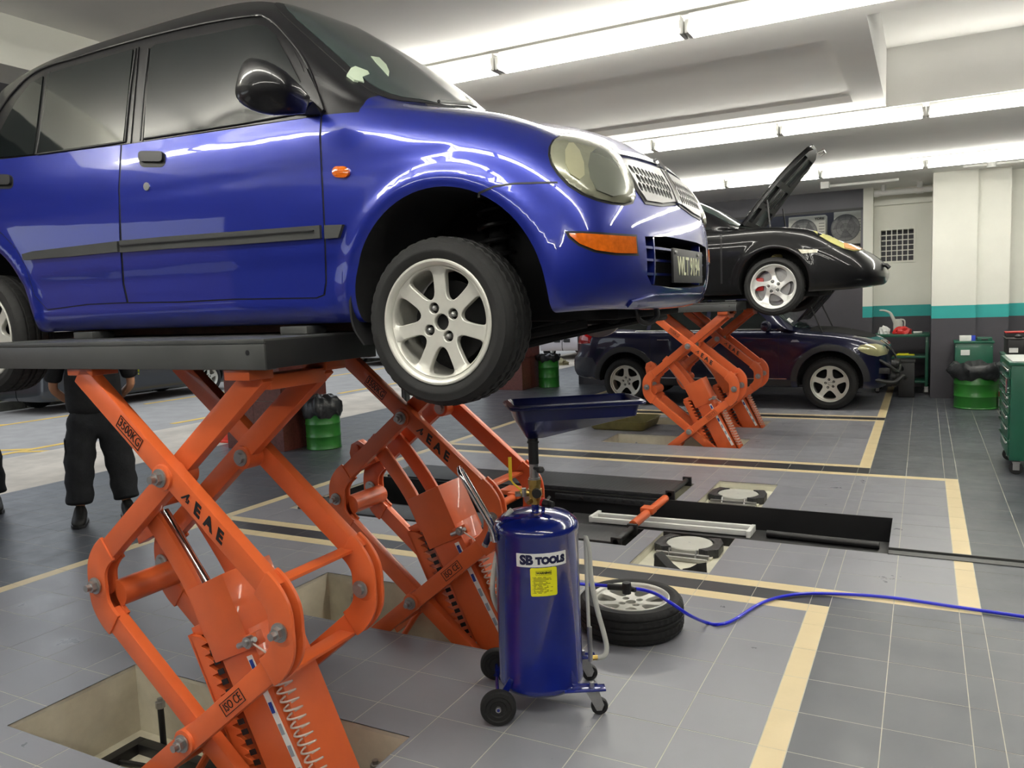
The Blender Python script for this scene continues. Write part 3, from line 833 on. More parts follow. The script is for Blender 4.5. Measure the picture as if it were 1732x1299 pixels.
    def rect_frame(nm, c, d, u, w_, h_, par, t_=.0025):
        b = MB(); c = Vector(c)
        def bar(x0, x1, y0, y1):
            V = [c+d*x+u*y+Vector((0, e, 0)) for e in (-.0006, .0006) for x, y in ((x0, y0), (x1, y0), (x1, y1), (x0, y1))]
            b.add(V, [(3, 2, 1, 0), (4, 5, 6, 7), (0, 1, 5, 4), (1, 2, 6, 5), (2, 3, 7, 6), (3, 0, 4, 7)])
        bar(-w_/2, w_/2, -h_/2, -h_/2+t_); bar(-w_/2, w_/2, h_/2-t_, h_/2); bar(-w_/2, -w_/2+t_, -h_/2, h_/2); bar(w_/2-t_, w_/2, -h_/2, h_/2)
        b.build(nm, INK, par, smooth=0)
    text('lettering', '3500KG', .047, onA(-.195), dA, uA, INK, a, depth=.0006, sx=.78)
    rect_frame('label_frame', onA(-.195), dA, uA, .135, .050, a)
    for ch_, s_ in (('E', .206), ('A', .268), ('E', .330)): text('lettering', ch_, .058, onA(s_), dA, uA, INK, a, depth=.0006, bold=.0025, sx=1.1, shear=-.3)
    b = MB(); c = onA(.137)
    def P_(x, y, e=0): return c+dA*x+uA*y+Vector((0, e, 0))
    for pts in (((-.020, -.016), (.004, .020), (.010, .020), (.010, -.006), (.004, -.006), (.002, .004), (-.012, -.016)), ((.012, .004), (.020, .0), (.020, -.012), (.006, -.014), (.006, -.009), (.013, -.008), (.013, .0))):
        n = len(pts); b.add([P_(x, y, -.0006) for x, y in pts]+[P_(x, y, .0006) for x, y in pts], [tuple(range(n)), tuple(reversed(range(n, 2*n)))]+[(i, i+n, (i+1) % n+n, (i+1) % n) for i in range(n)])
    b.build('logo_mark', INK, a, smooth=0)
    dC = Vector((.776, 0, .630)); uC = Vector((-.630, 0, .776)); pc = Vector((-2.045, yf+.0005, .352))
    text('lettering', 'ISO CE', .043, pc, dC, uC, INK, cbk, depth=.0006, sx=.8)
    rect_frame('label_frame', pc, dC, uC, .128, .048, cbk)
    return t
GL = 'orange scissor lift units raising the cars'
L1 = lift_unit('nearest orange scissor lift under the near side of the blue hatchback, rated 3500KG', GL)
L2 = dup(L1); L2.location.y += 1.40; L2['label'] = 'second orange scissor lift under the far side of the blue hatchback, behind the oil drainer'
L3 = dup(L1); L3.location.y += 6.80; L3['label'] = 'orange scissor lift under the near side of the black sports car'
L4 = dup(L1); L4.location.y += 8.20; L4['label'] = 'rearmost orange scissor lift under the far side of the black sports car'
# rubber blocks between platforms and car sills
k = 0
for x, z1 in ((-1.90, 1.600), (-3.02, 1.600)):
    for y in (2.10, 3.32):
        q = MB().box(x-.06, x+.06, y-.05, y+.05, 1.573, z1).build('rubber_block', GRP, None, bevel=.004)
        tag(q, 'grey rubber block on the %s platform under the %s of the blue car' % ('near' if y < 3 else 'far', 'front' if x > -2 else 'rear'), 'lifting block', 'rubber blocks on the lift platforms')
for x in (-1.90, -3.02):
    for y in (8.98, 10.3):
        q = MB().box(x-.06, x+.06, y-.05, y+.05, 1.573, 1.592).build('rubber_block', GRP, None, bevel=.004)
        tag(q, 'grey rubber block on the %s platform under the %s of the black sports car' % ('near' if y < 9.5 else 'far', 'front' if x > -2 else 'rear'), 'lifting block', 'rubber blocks on the lift platforms')

# ================================================================== wheel alignment lift set in the floor
def diamond():
    m = mat('black_tread_plate', (44, 45, 47), rough=.42, noise=.1, nscale=6); nt = m.node_tree; N = nt.nodes; L = nt.links
    tc = N.new('ShaderNodeTexCoord'); outs = []
    for ang in (.785, -.785):
        mp = N.new('ShaderNodeMapping'); mp.inputs['Rotation'].default_value = (0, 0, ang); mp.inputs['Scale'].default_value = (1, 3.2, 1)
        L.new(tc.outputs['Object'], mp.inputs[0]); v = N.new('ShaderNodeTexVoronoi'); v.inputs['Scale'].default_value = 18; v.inputs['Randomness'].default_value = 0
        L.new(mp.outputs[0], v.inputs['Vector']); r = N.new('ShaderNodeMapRange'); r.inputs[1].default_value = .15; r.inputs[2].default_value = .4; r.inputs[3].default_value = 1; r.inputs[4].default_value = 0
        L.new(v.outputs['Distance'], r.inputs[0]); outs.append(r.outputs[0])
    mx = N.new('ShaderNodeMath'); mx.operation = 'MAXIMUM'; L.new(outs[0], mx.inputs[0]); L.new(outs[1], mx.inputs[1])
    bp = N.new('ShaderNodeBump'); bp.inputs['Strength'].default_value = .9; bp.inputs['Distance'].default_value = .004
    L.new(mx.outputs[0], bp.inputs['Height']); L.new(bp.outputs[0], N['Principled BSDF'].inputs['Normal']); return m
TREAD = diamond()
al = thing('alignment_lift', (-3, 5.77, -.42), 'black flush wheel-alignment lift with two tread-plate runways and orange torsion bars', 'car lift')
MB().box(-4.68, -1.86, 4.96, 5.31, -.05, .006).build('runway', TREAD, al, bevel=.004)
MB().box(-3.28, -1.88, 6.26, 6.79, -.01, .03).build('runway', TREAD, al, bevel=.004)
MB().box(-4.70, -3.29, 6.26, 6.79, -.03, .008).build('runway', PLATD, al, bevel=.004)
MB().box(-4.70, -1.9, 6.225, 6.255, -.10, -.012).build('runway_beam', PLATD, al, bevel=.003)
MB().box(-2.85, -1.9, 6.19, 6.222, -.07, -.02).build('side_rail', TREAD, al, bevel=.003)
for y0, y1, z in ((4.95, 5.32, .01), (6.25, 6.81, .035)):
    b = MB(); b.cyl((-1.84, y0, z), (-1.84, y1, z), .022, 14); b.box(-1.875, -1.80, y0, y0+.03, z-.05, z+.03).box(-1.875, -1.80, y1-.03, y1, z-.05, z+.03); b.build('wheel_stop', PLATD, al, bevel=.003)
for x, y0, y1 in ((-1.85, 5.35, 6.16), (-3.05, 5.45, 6.16)):
    tb = MB().cyl((x, y0, .02), (x, y1, .02), .032, 18).build('torsion_bar', ORG, al)
    MB().box(x-.05, x+.05, y0+.32, y0+.42, .015, .062).build('stop_lug', ORG, tb, bevel=.003)
MB().box(-3.30, -3.12, 6.0, 6.20, -.02, .02).build('bracket_plate', ORG, al, bevel=.003)
for x in (-2.6, -3.6): MB().cyl((x, 6.22, -.05), (x, 6.17, -.05), .02, 8).build('frame_bolt', PLATD, al)
rl = thing('light_rail', (-1.74, 5.85, -.12), 'long white metal rail with capped end lying in the black trench', 'rail')
def stripe(o, p0, p1, w_, h_, name, m, par, z):
    p0 = Vector((p0[0], p0[1], 0)); p1 = Vector((p1[0], p1[1], 0)); d = (p1-p0).normalized(); n = Vector((-d.y, d.x, 0))*w_/2
    b = MB(); V = [p0-n, p1-n, p1+n, p0+n]; V = [(v.x, v.y, z) for v in V]+[(v.x, v.y, z+h_) for v in V]
    b.add(V, [(3, 2, 1, 0), (4, 5, 6, 7), (0, 1, 5, 4), (1, 2, 6, 5), (2, 3, 7, 6), (3, 0, 4, 7)]); return b.build(name, m, par, bevel=.004)
stripe(0, (-2.36, 5.92), (-1.12, 5.97), .035, .04, 'rail_tube', FIXM, rl, -.12)
stripe(0, (-2.34, 5.79), (-1.10, 5.83), .035, .04, 'rail_tube', FIXM, rl, -.12)
stripe(0, (-2.35, 5.84), (-1.11, 5.88), .09, .012, 'rail_bed', PLATM, rl, -.12)
for x in (-2.355, -1.12): stripe(0, (x, 5.78), (x+.005, 5.98), .03, .05, 'end_cap', FIXM, rl, -.125)
rb = thing('rail_trestle', (-1.74, 5.85, -.42), 'black steel ledge in the trench carrying the white rail', 'ledge')
MB().box(-2.6, -.19, 5.72, 6.02, -.30, -.126).box(-2.6, -.19, 5.74, 6.0, -.42, -.3).build('ledge', PLATD, rb, bevel=.003)
q = MB().tube([(-1.0, 5.86, -.10), (-.25, 5.83, -.10)], .025, 12); tag(q.build('conduit', PLATD), 'black conduit running along the right end of the trench', 'pipe')
def turntable(cx, cy, r, label):
    t = thing('turntable', (cx, cy, -.06), label, 'turntable', 'wheel alignment turntables')
    b = MB(); n = 40
    MB().lathe([(0, -.052), (r, -.052), (r, -.012), (r-.006, -.006), (0, -.004)], o=(cx, cy, 0), seg=48).build('disc', PALEG, t, smooth=30)
    MB().lathe([(0, -.004), (.01, -.0025), (0, -.001)], o=(cx, cy, 0), seg=12).build('centre_pin', STEEL, t)
    for s in (-1, 1):
        pts = []
        for k in range(13):
            a = -.95+1.9*k/12; pts.append((cx+s*(math.cos(a)*(r+.004)), cy+math.sin(a)*(r+.004)))
        pts += [(cx+s*(r+.02), cy+r*.95), (cx+s*(r+.06), cy+.05), (cx+s*(r+.06), cy-.10), (cx+s*(r-.01), cy-.155)]
        MB().prism(pts, 'xy', -.055, .0).build('side_guide', TREAD, t, bevel=.002)
    b = MB(); b.box(cx-r-.02, cx+r+.02, cy-r-.05, cy-r-.025, -.05, -.02); b.box(cx-r-.02, cx+r+.02, cy-r-.10, cy-r-.08, -.055, -.03); b.build('bridge_bar', STEEL, t, bevel=.003)
    for s in (-1, 1):
        MB().cyl((cx+s*.09, cy-r-.06, -.05), (cx+s*.09, cy-r-.02, .0), .009, 8).build('locking_pin', CHROME, t)
    MB().box(cx-r-.03, cx+r+.03, cy-r-.02, cy-r+.03, -.058, -.045).build('pale_strip', CREAMC, t)
turntable(-1.385, 5.16, .155, 'nearer round grey turntable in its floor recess with the black chocks')
turntable(-1.36, 6.62, .165, 'farther round grey turntable in its pale floor recess beyond the trench')
for i, (x, y, a) in enumerate(((-1.41, 4.72, -.5), (-1.235, 4.70, 2.4))):
    M = Matrix.Translation((x, y, -.06)) @ Matrix.Rotation(a, 4, 'Z')
    b = MB(); b.prism([(-.09, 0), (.09, 0), (.08, .02), (.02, .04), (-.04, .075), (-.08, .10)], 'xz', -.035, .035, M)
    q = b.build('wheel_chock', RUB, None, bevel=.004, raw=True); tag(q, '%s black rubber wheel chock in the nearer turntable recess' % ('left' if i == 0 else 'right'), 'wheel chock', 'rubber wheel chocks')

# ================================================================== waste oil drainer
DC = Vector((-1.396, 2.838, 0)); DA = math.radians(29.5)
DM = Matrix.Translation(DC) @ Matrix.Rotation(DA, 4, 'Z')
dr = thing('oil_drainer', DC, 'navy blue wheeled waste-oil drainer with funnel tray and SB TOOLS sticker', 'oil drainer')
def dbuild(b, *a, **k): return b.build(*a, M=DM, **k)
tank = dbuild(MB().lathe([(0, .100), (.085, .086), (.143, .082), (.166, .09), (.174, .106), (.1742, .118), (.172, .121), (.172, .735), (.1742, .738), (.174, .748), (.166, .768), (.138, .790), (.085, .806), (.03, .812), (0, .813)], seg=72), 'tank', TANK, dr, smooth=50)
dbuild(MB().cyl((.0, 0, .80), (0, 0, .84), .016, 20).cyl((.03, -.03, .79), (.03, -.03, .835), .008, 12), 'tank_spout', TANK, dr)
st = dbuild(MB().cyl((0, 0, .835), (0, 0, .85), .024, 6).cyl((0, 0, .85), (0, 0, .915), .024, 20).cyl((0, 0, .868), (0, 0, .896), .030, 8).cyl((0, 0, .915), (0, 0, .935), .027, 6).tube([(0, 0, .88), (-.06, -.01, .88)], .013, 12).tube([(0, 0, .855), (-.03, -.03, .845)], .009, 8), 'ball_valve', BRASS, dr, smooth=30)
dbuild(MB().cyl((-.06, -.01, .88), (-.08, -.013, .88), .012, 6).cyl((-.045, -.02, .905), (-.045, -.02, .87), .01, 8), 'valve_nut', STEEL, st)
dbuild(MB().tube([(-.055, -.02, .895), (-.085, -.02, .925), (-.095, -.02, .94), (-.097, -.02, 1.03)], .004, 8).box(-.104, -.090, -.024, -.016, .94, 1.035), 'valve_lever', mat('yellow_lever', (214, 180, 30), rough=.4), st)
dbuild(MB().cyl((.005, -.024, .885), (.005, -.045, .885), .019, 20), 'valve_cap', INK, st)
dbuild(MB().cyl((.03, -.03, .845), (.055, -.05, .842), .016, 16).cyl((.055, -.05, .842), (.068, -.06, .841), .013, 14), 'regulator_knob', PLB, st)
dbuild(MB().cyl((.027, -.027, .846), (.034, -.033, .845), .018, 18), 'regulator_ring', RED, st)
dbuild(MB().cyl((.03, -.03, .835), (.06, .0, .86), .006, 8), 'regulator_nipple', STEEL, st)
dbuild(MB().cyl((0, 0, .935), (0, 0, 1.005), .019, 22).cyl((0, 0, .935), (0, 0, .943), .023, 22), 'steel_stem', STEEL, dr)
dbuild(MB().cyl((0, -.02, .985), (.01, -.035, .985), .006, 8).lathe([(0, 0), (.012, .002), (.018, .012), (.012, .024), (0, .027)], o=(0.022, -.055, .972), seg=18), 'clamp_knob', PLB, dr)
dbuild(MB().cyl((0, 0, 1.0), (0, 0, 1.12), .0205, 22).cyl((0, 0, 1.085), (0, 0, 1.092), .024, 22), 'rubber_sleeve', PLB, dr)
# funnel tray, an offset hopper with a rolled rim
TM = Matrix.Translation(DC) @ Matrix.Rotation(math.radians(35), 4, 'Z')
def loop(u0, u1, v0, v1, r, z, zs=0): return [Vector((u, v, z+zs*(u-u0))) for u, v in rrect(u0, u1, v0, v1, r, 5)]
u0, u1, v0, v1 = -.085, .415, -.135, .10
def hop(e, dz=0):
    return [loop(u0-e, u1+e, v0-e, v1+e, .03, 1.245+dz), loop(u0+.012-e, u1-.012+e, v0+.008-e, v1-.008+e, .03, 1.19+dz)]+[
        [Vector((u, v, z+dz)) for (u, v, z) in bot] for bot in [[(uu*(1-t)+(cu_)*t, vv*(1-t)+cv_*t, 1.19*(1-t)+zb_*t) for (uu, vv), (cu_, cv_, zb_) in zip(rrect(u0+.012-e, u1-.012+e, v0+.008-e, v1-.008+e, .03, 5), [(max(-.03, min(.035, uu2*.3)), max(-.03, min(.03, vv2)), 1.108) for uu2, vv2 in rrect(u0, u1, v0, v1, .03, 5)])] for t in (.5, 1.0)]]
out = hop(0); inn = hop(-.005, .004)
b = MB(); rings = out[::-1]+[loop(u0-.016, u1+.016, v0-.016, v1+.016, .035, 1.238), loop(u0-.018, u1+.018, v0-.018, v1+.018, .035, 1.252), loop(u0-.002, u1+.002, v0-.002, v1+.002, .03, 1.256)]+inn
b.rings(rings, (True, True)); b.build('funnel_tray', TRAYB, dr, M=TM, smooth=40)
MB().tube([tuple(p) for p in loop(u0-.017, u1+.017, v0-.017, v1+.017, .035, 1.243)], .0065, 8, closed=True).build('tray_rim', TRAYB, dr, M=TM)
# wheels
for v in (-.185, .195):
    b = MB(); b.lathe([(.0, -.012), (.03, -.014), (.034, -.018), (.048, -.018), (.052, -.022), (.066, -.02), (.071, -.010), (.071, .010), (.066, .02), (.052, .022), (0, .014)], o=(-.185, v, .071), axis='y', seg=44)
    wq = dbuild(b, 'cart_wheel', RUB, dr, smooth=35)
    s = -1 if v < 0 else 1
    dbuild(MB().cyl((-.185, v+s*.012, .071), (-.185, v+s*.024, .071), .011, 16), 'wheel_washer', STEEL, wq); dbuild(MB().cyl((-.185, v+s*.02, .071), (-.185, v+s*.027, .071), .006, 10), 'axle_end', TANK, wq)
dbuild(MB().cyl((-.185, -.20, .071), (-.185, .20, .071), .008, 10).prism([(-.20, .055), (-.16, .055), (-.12, .15), (-.135, .16)], 'xz', -.125, -.115).prism([(-.20, .055), (-.16, .055), (-.12, .15), (-.135, .16)], 'xz', .115, .125), 'axle', TANK, dr)
for v in (-.145, .145):
    dbuild(MB().prism([(.10, .10), (0.217, .112), (0.217, .118), (.14, .122), (.105, .20), (.10, .20)], 'xz', v*.86-.004, v*.86+.004).box(.08, .245, v-.028, v+.022, .106, .113), 'caster_bracket', TANK, dr, bevel=.001)
    cc = dbuild(MB().cyl((0.192, v, .106), (0.192, v, .098), .026, 18).prism([(0.167, .10), (0.217, .10), (0.237, .045), (0.227, .022), (0.207, .022)], 'xz', v-.019, v-.016).prism([(0.167, .10), (0.217, .10), (0.237, .045), (0.227, .022), (0.207, .022)], 'xz', v+.016, v+.019).cyl((0.192, v, .112), (0.192, v, .135), .010, 6), 'caster_fork', STEEL, dr, bevel=.001)
    dbuild(MB().lathe([(0, -.010), (.018, -.010), (.02, -.013), (.031, -.013), (.034, -.008), (.034, .008), (.031, .013), (.02, .013), (0, .010)], o=(0.220, v, .034), axis='y', seg=30), 'caster_wheel', PLB, cc)
    dbuild(MB().cyl((0.220, v-.022, .034), (0.220, v+.022, .034), .006, 8), 'caster_axle', STEEL, cc)
hd = catmull([(-.172, -.06, .70), (-.185, -.06, .76), (-.235, -.06, .86), (-.292, -.06, .97), (-.303, -.018, .992), (-.303, .018, .992), (-.292, .06, .97), (-.235, .06, .86), (-.185, .06, .76), (-.172, .06, .70)], 6)
dbuild(MB().tube(hd, .0085, 12), 'push_handle', CHROME, dr)
dbuild(MB().box(-.19, -.155, -.05, .05, .70, .72).cyl((-.19, -.05, .745), (-.19, .05, .745), .006, 8), 'handle_clamp', STEEL, dr, bevel=.001)
H = lambda x, y, Y: tuple(ony(x, y, Y))
hs = catmull([H(866, 862, 2.78), H(858, 872, 2.77), H(850, 900, 2.75), H(838, 950, 2.75), H(833, 990, 2.76), H(836, 1015, 2.80), H(846, 1036, 2.86), H(860, 1052, 2.97)], 8)
MB().tube(hs, .011, 12).build('clear_hose', CLEAR, dr)
MB().tube([H(830, 900, 2.78), H(821, 921, 2.77)], .013, 14).build('hose_end', INKB, dr); MB().tube([H(822, 919, 2.77), H(820, 923, 2.77)], .014, 14).build('hose_collar', STEEL, dr)
hs = catmull([H(990, 908, 3.0), H(996, 930, 3.0), H(1000, 980, 3.0), H(1010, 1030, 3.0), H(1021, 1070, 3.0), H(1026, 1095, 3.0), H(1022, 1109, 2.99), H(1008, 1113, 2.98)], 8)
MB().tube(hs, .011, 12).build('clear_hose', CLEAR, dr)
MB().tube([H(990, 906, 3.0), H(993, 1000, 2.97), H(997, 1085, 2.95)], .008, 10).build('clear_hose', CLEAR, dr)
MB().tube([H(997, 1060, 2.95), H(999, 1118, 2.94)], .010, 10).build('steel_nozzle', STEEL, dr)
MB().tube([H(999, 1113, 2.96), H(1010, 1112, 2.98)], .011, 8).build('brass_elbow', BRASS, dr)
# stickers wrapped round the tank
ang0 = math.atan2(-DC.y, -DC.x)+math.radians(1.0)
def wrap(u, v, e, z0, a0=0, R=.1724):
    a = ang0+a0+u/.172; return (DC.x+(R+e)*math.cos(a), DC.y+(R+e)*math.sin(a), z0+v)
def wrapped(name, w_, h_, z0, a0, m, rad=.002):
    b = MB(); pl = rrect(-w_/2, w_/2, -h_/2, h_/2, rad, 2)
    plate2d(b, pl, [], lambda u, v, t: wrap(u, v, .0006-t, z0, a0), .0008, step=.02)
    return b.build(name, m, dr, smooth=30)
s1 = wrapped('brand_sticker', .206, .054, .652, .09, WHITE)
text('lettering', 'SB', .050, (0, 0, 0), (1, 0, 0), (0, 1, 0), INKB, s1, depth=.0004, bold=.003, fn=lambda x, y, z: wrap(x*1.0-.062, y, .0009+z, .652, .09))
text('lettering', 'TOOLS', .037, (0, 0, 0), (1, 0, 0), (0, 1, 0), INKB, s1, depth=.0004, bold=.003, fn=lambda x, y, z: wrap(x*1.0+.035, y-.003, .0009+z, .652, .09))
s2 = wrapped('warning_sticker', .106, .114, .565, .12, YEL, rad=.006)
text('lettering', 'WARNING', .012, (0, 0, 0), (1, 0, 0), (0, 1, 0), INK, s2, depth=.0003, bold=.0006, fn=lambda x, y, z: wrap(x, y+.036, .0009+z, .565, .12))
b = MB()
for dx, dy, ww, hh in ((0, .044, .062, .001), (0, .028, .062, .001), (-.031, .036, .001, .016), (.031, .036, .001, .016)): plate2d(b, [(dx-ww/2, dy-hh/2), (dx+ww/2, dy-hh/2), (dx+ww/2, dy+hh/2), (dx-ww/2, dy+hh/2)], [], lambda u, v, t: wrap(u, v, .0009-t, .565, .12), .0004, step=.03)
for k in range(13):
    ww = random.uniform(.055, .078) if k % 3 else .05; dy = .018-.0052*k; x0 = -.042
    for (xa, xb) in ((x0-.003, x0-.001), (x0+.001, x0+ww)) if k % 3 == 0 else ((x0+.001, x0+ww),):
        plate2d(b, [(xa, dy), (xb, dy), (xb, dy+.0018), (xa, dy+.0018)], [], lambda u, v, t: wrap(u, v, .0009-t, .565, .12), .0004, step=.03)
b.build('small_print', INK, s2, smooth=0)

# ================================================================== spare wheel and air hose
sp = thing('spare_wheel', (-1.29, 3.70, 0), 'loose alloy wheel with worn black tyre lying flat on the grey tiles', 'wheel')
Msp = Matrix.Translation((-1.29, 3.67, .086)) @ Matrix.Rotation(.35, 4, 'Z') @ Matrix.Rotation(-PI/2, 4, 'X')
ty = make_wheel(sp, (0, 0, 0), .262, .165, .190, 'ken', M=Msp, nut=False, disc=False, name='tyre')
hp = [H(940, 985, 3.3), tuple(onz(985, 988, .20)), tuple(onz(1050, 993, .205)), tuple(onz(1100, 1001, .198)), tuple(onz(1135, 1020, .192)), tuple(onz(1165, 1040, .12))]+[tuple(onz(x, y, .012)) for x, y in ((1195, 1053), (1215, 1056), (1240, 1049), (1290, 1019), (1340, 1006), (1400, 1004), (1500, 1010), (1620, 1027), (1732, 1043), (1820, 1056))]+[(1.1, 4.42, .012), (1.8, 4.1, .012), (2.6, 4.2, .012), (3.4, 4.9, .012)]
ah = thing('air_hose', (-.4, 4.4, .01), 'blue compressed-air hose with black coupling trailing over the spare wheel to the right', 'hose')
MB().tube(catmull(hp, 10), .0085, 10).build('hose', HOSE, ah)
cp = MB().tube([tuple(onz(1028, 992, .204)), tuple(onz(1058, 994, .204)), tuple(onz(1075, 998, .202))], lambda q_: .0165 if q_ < .6 else .012, 14).build('coupling', PLB, ah)
b = MB(); c = Vector(onz(1060, 995, .21)); b.lathe([(0, -.03), (.022, -.026), (.026, 0), (.022, .03), (0, .033)], o=tuple(c), axis='z', seg=10); b.build('coupling_knob', PLB, cp, smooth=0)
# ================================================================== car bodies
def pchip(xs, ys, xq):
    n = len(xs)
    if n == 2: return [ys[0]+(ys[1]-ys[0])*(x-xs[0])/(xs[1]-xs[0]) for x in xq]
    h = [xs[i+1]-xs[i] for i in range(n-1)]; d = [(ys[i+1]-ys[i])/h[i] for i in range(n-1)]
    m = [0]*n
    for i in range(1, n-1):
        if d[i-1]*d[i] > 0:
            w1 = 2*h[i]+h[i-1]; w2 = h[i]+2*h[i-1]; m[i] = (w1+w2)/(w1/d[i-1]+w2/d[i])
    m[0] = d[0]; m[-1] = d[-1]; out = []; i = 0
    for x in xq:
        while i < n-2 and x > xs[i+1]: i += 1
        while i > 0 and x < xs[i]: i -= 1
        t = (x-xs[i])/h[i]
        out.append(ys[i]*(2*t**3-3*t**2+1)+m[i]*h[i]*(t**3-2*t**2+t)+ys[i+1]*(-2*t**3+3*t**2)+m[i+1]*h[i]*(t**3-t**2))
    return out
def csp(xs, ys, xq, k=.9):
    """cardinal spline, smoother than pchip"""
    n = len(xs); m = [0]*n
    for i in range(1, n-1): m[i] = k*(ys[i+1]-ys[i-1])/(xs[i+1]-xs[i-1])
    m[0] = (ys[1]-ys[0])/(xs[1]-xs[0]); m[-1] = (ys[-1]-ys[-2])/(xs[-1]-xs[-2]); out = []; i = 0
    for x in xq:
        while i < n-2 and x > xs[i+1]: i += 1
        while i > 0 and x < xs[i]: i -= 1
        h = xs[i+1]-xs[i]; t = (x-xs[i])/h
        out.append(ys[i]*(2*t**3-3*t**2+1)+m[i]*h*(t**3-2*t**2+t)+ys[i+1]*(-2*t**3+3*t**2)+m[i+1]*h*(t**3-t**2))
    return out
def loft(ribs, yc, ns, nt, rowpar=None):
    """ribs: list of rows of (x, halfwidth, z); returns grid[s][t] of points on the near side (y = yc - a)"""
    R = len(ribs); K = len(ribs[0])
    # chord parameter along s from a mid row; along t from average spacing
    sp = [0.]
    for i in range(R-1):
        d = sum((Vector(ribs[i+1][k])-Vector(ribs[i][k])).length for k in (3, 4, 5))/3; sp.append(sp[-1]+max(d, .02))
    sub = []
    for i in range(R-1):
        n = max(1, int(round((sp[i+1]-sp[i])/ns))); sub += [sp[i]+(sp[i+1]-sp[i])*q/n for q in range(n)]
    sub.append(sp[-1])
    cols = [[csp(sp, [ribs[i][k][c] for i in range(R)], sub) for c in range(3)] for k in range(K)]
    grid = []
    tq_ = []
    tp = [0.]
    for k in range(K-1):
        d = sum((Vector(ribs[i][k+1])-Vector(ribs[i][k])).length for i in range(R))/R; tp.append(tp[-1]+max(d, .02))
    tr = []
    for k in range(K-1):
        n = max(1, int(round((tp[k+1]-tp[k])/nt))); tr += [(tp[k]+(tp[k+1]-tp[k])*q/n, k) for q in range(n)]
    tr.append((tp[-1], K-2))
    for s in range(len(sub)):
        pts = [[cols[k][c][s] for k in range(K)] for c in range(3)]
        g = [csp(tp, pts[c], [t for t, _ in tr], .85) for c in range(3)]
        grid.append([Vector((g[0][j], yc-g[1][j], g[2][j])) for j in range(len(tr))])
    for row in grid:
        for p in row: p.y = min(p.y, yc)
        row[-1].y = yc
    return grid, sub, sp, tr
def body_mesh(name, grid, yc, m, parent, fmat=None, mats=None, warp=None, bottom=True):
    S = len(grid); T = len(grid[0]); V = []; idx = {}
    for i in range(S):
        for j in range(T):
            p = grid[i][j]
            if warp: p = warp(p)
            idx[(i, j, 0)] = len(V); V.append(p)
    for i in range(S):
        for j in range(T-1):
            p = V[idx[(i, j, 0)]]; idx[(i, j, 1)] = len(V); V.append(Vector((p.x, 2*yc-p.y, p.z)))
        idx[(i, T-1, 1)] = idx[(i, T-1, 0)]
    fs = []; mi = []
    for i in range(S-1):
        for j in range(T-1):
            f = (idx[(i, j, 0)], idx[(i+1, j, 0)], idx[(i+1, j+1, 0)], idx[(i, j+1, 0)])
            g = (idx[(i, j, 1)], idx[(i, j+1, 1)], idx[(i+1, j+1, 1)], idx[(i+1, j, 1)])
            k = fmat(i, j) if fmat else 0
            fs += [f, g]; mi += [k, k]
        if bottom: fs.append((idx[(i+1, 0, 0)], idx[(i, 0, 0)], idx[(i, 0, 1)], idx[(i+1, 0, 1)])); mi.append(len(mats)-1 if mats else 0)
    fs.append(tuple([idx[(0, j, 0)] for j in range(T)]+[idx[(0, j, 1)] for j in range(T-2, -1, -1)])); mi.append(0)
    off = woff(parent); me = bpy.data.meshes.new(name); me.from_pydata([tuple(p-off) for p in V], [], fs)
    for q in (mats or [m]): me.materials.append(q)
    for p, k in zip(me.polygons, mi): p.material_index = k
    bm = bmesh.new(); bm.from_mesh(me); bmesh.ops.remove_doubles(bm, verts=bm.verts, dist=.0004); bmesh.ops.dissolve_degenerate(bm, dist=.0003, edges=bm.edges)
    bmesh.ops.recalc_face_normals(bm, faces=bm.faces); bm.to_mesh(me); bm.free()
    me.polygons.foreach_set('use_smooth', [True]*len(me.polygons)); me.set_sharp_from_angle(angle=math.radians(42))
    o = bpy.data.objects.new(name, me); COL.objects.link(o); o.parent = parent
    return o
def cut(o, cutters, dark):
    """boolean wheel wells into a body"""
    if dark.name not in [q.name for q in o.data.materials if q]: o.data.materials.append(dark)
    co = []
    for b in cutters:
        c = b.build('cutter', dark, None, smooth=0, recalc=True)
        md = o.modifiers.new('b', 'BOOLEAN'); md.operation = 'DIFFERENCE'; md.object = c; md.solver = 'EXACT'
        try: md.material_mode = 'TRANSFER'
        except Exception: pass
        co.append(c)
    bpy.context.view_layer.update()
    dg = bpy.context.evaluated_depsgraph_get(); me = bpy.data.meshes.new_from_object(o.evaluated_get(dg))
    o.modifiers.clear(); old = o.data; o.data = me; me.name = old.name
    for c in co: bpy.data.objects.remove(c)
    me.set_sharp_from_angle(angle=math.radians(38))
def well(cx, cz, r, y0, y1):
    b = MB(); b.lathe([(0, y0), (r, y0), (r, y1), (0, y1)], o=(cx, 0, cz), axis='y', seg=72); return b

# ------------------------------------------------------------------ the blue hatchback
KY = 2.77
car = thing('hatchback_car', (-2.4, KY, 1.573), 'royal blue hatchback with black roof raised on the nearest lift', 'car')
def cab(x, a=0, zb=1.61, zt=0, wtop=0, rear=0):
    return [(x, .60, zb), (x, .695, zb), (x, .728, 1.69), (x, .734, 1.82), (x, .742, 1.98), (x, .738, 2.10), (x, .722, 2.21), (x, .702, 2.285), (x, .606, 2.655-rear*.02), (x, .552, 2.752-rear*.03), (x, .40, 2.845-rear*.03), (x, 0, 2.90-rear*.04)]
ribs = []
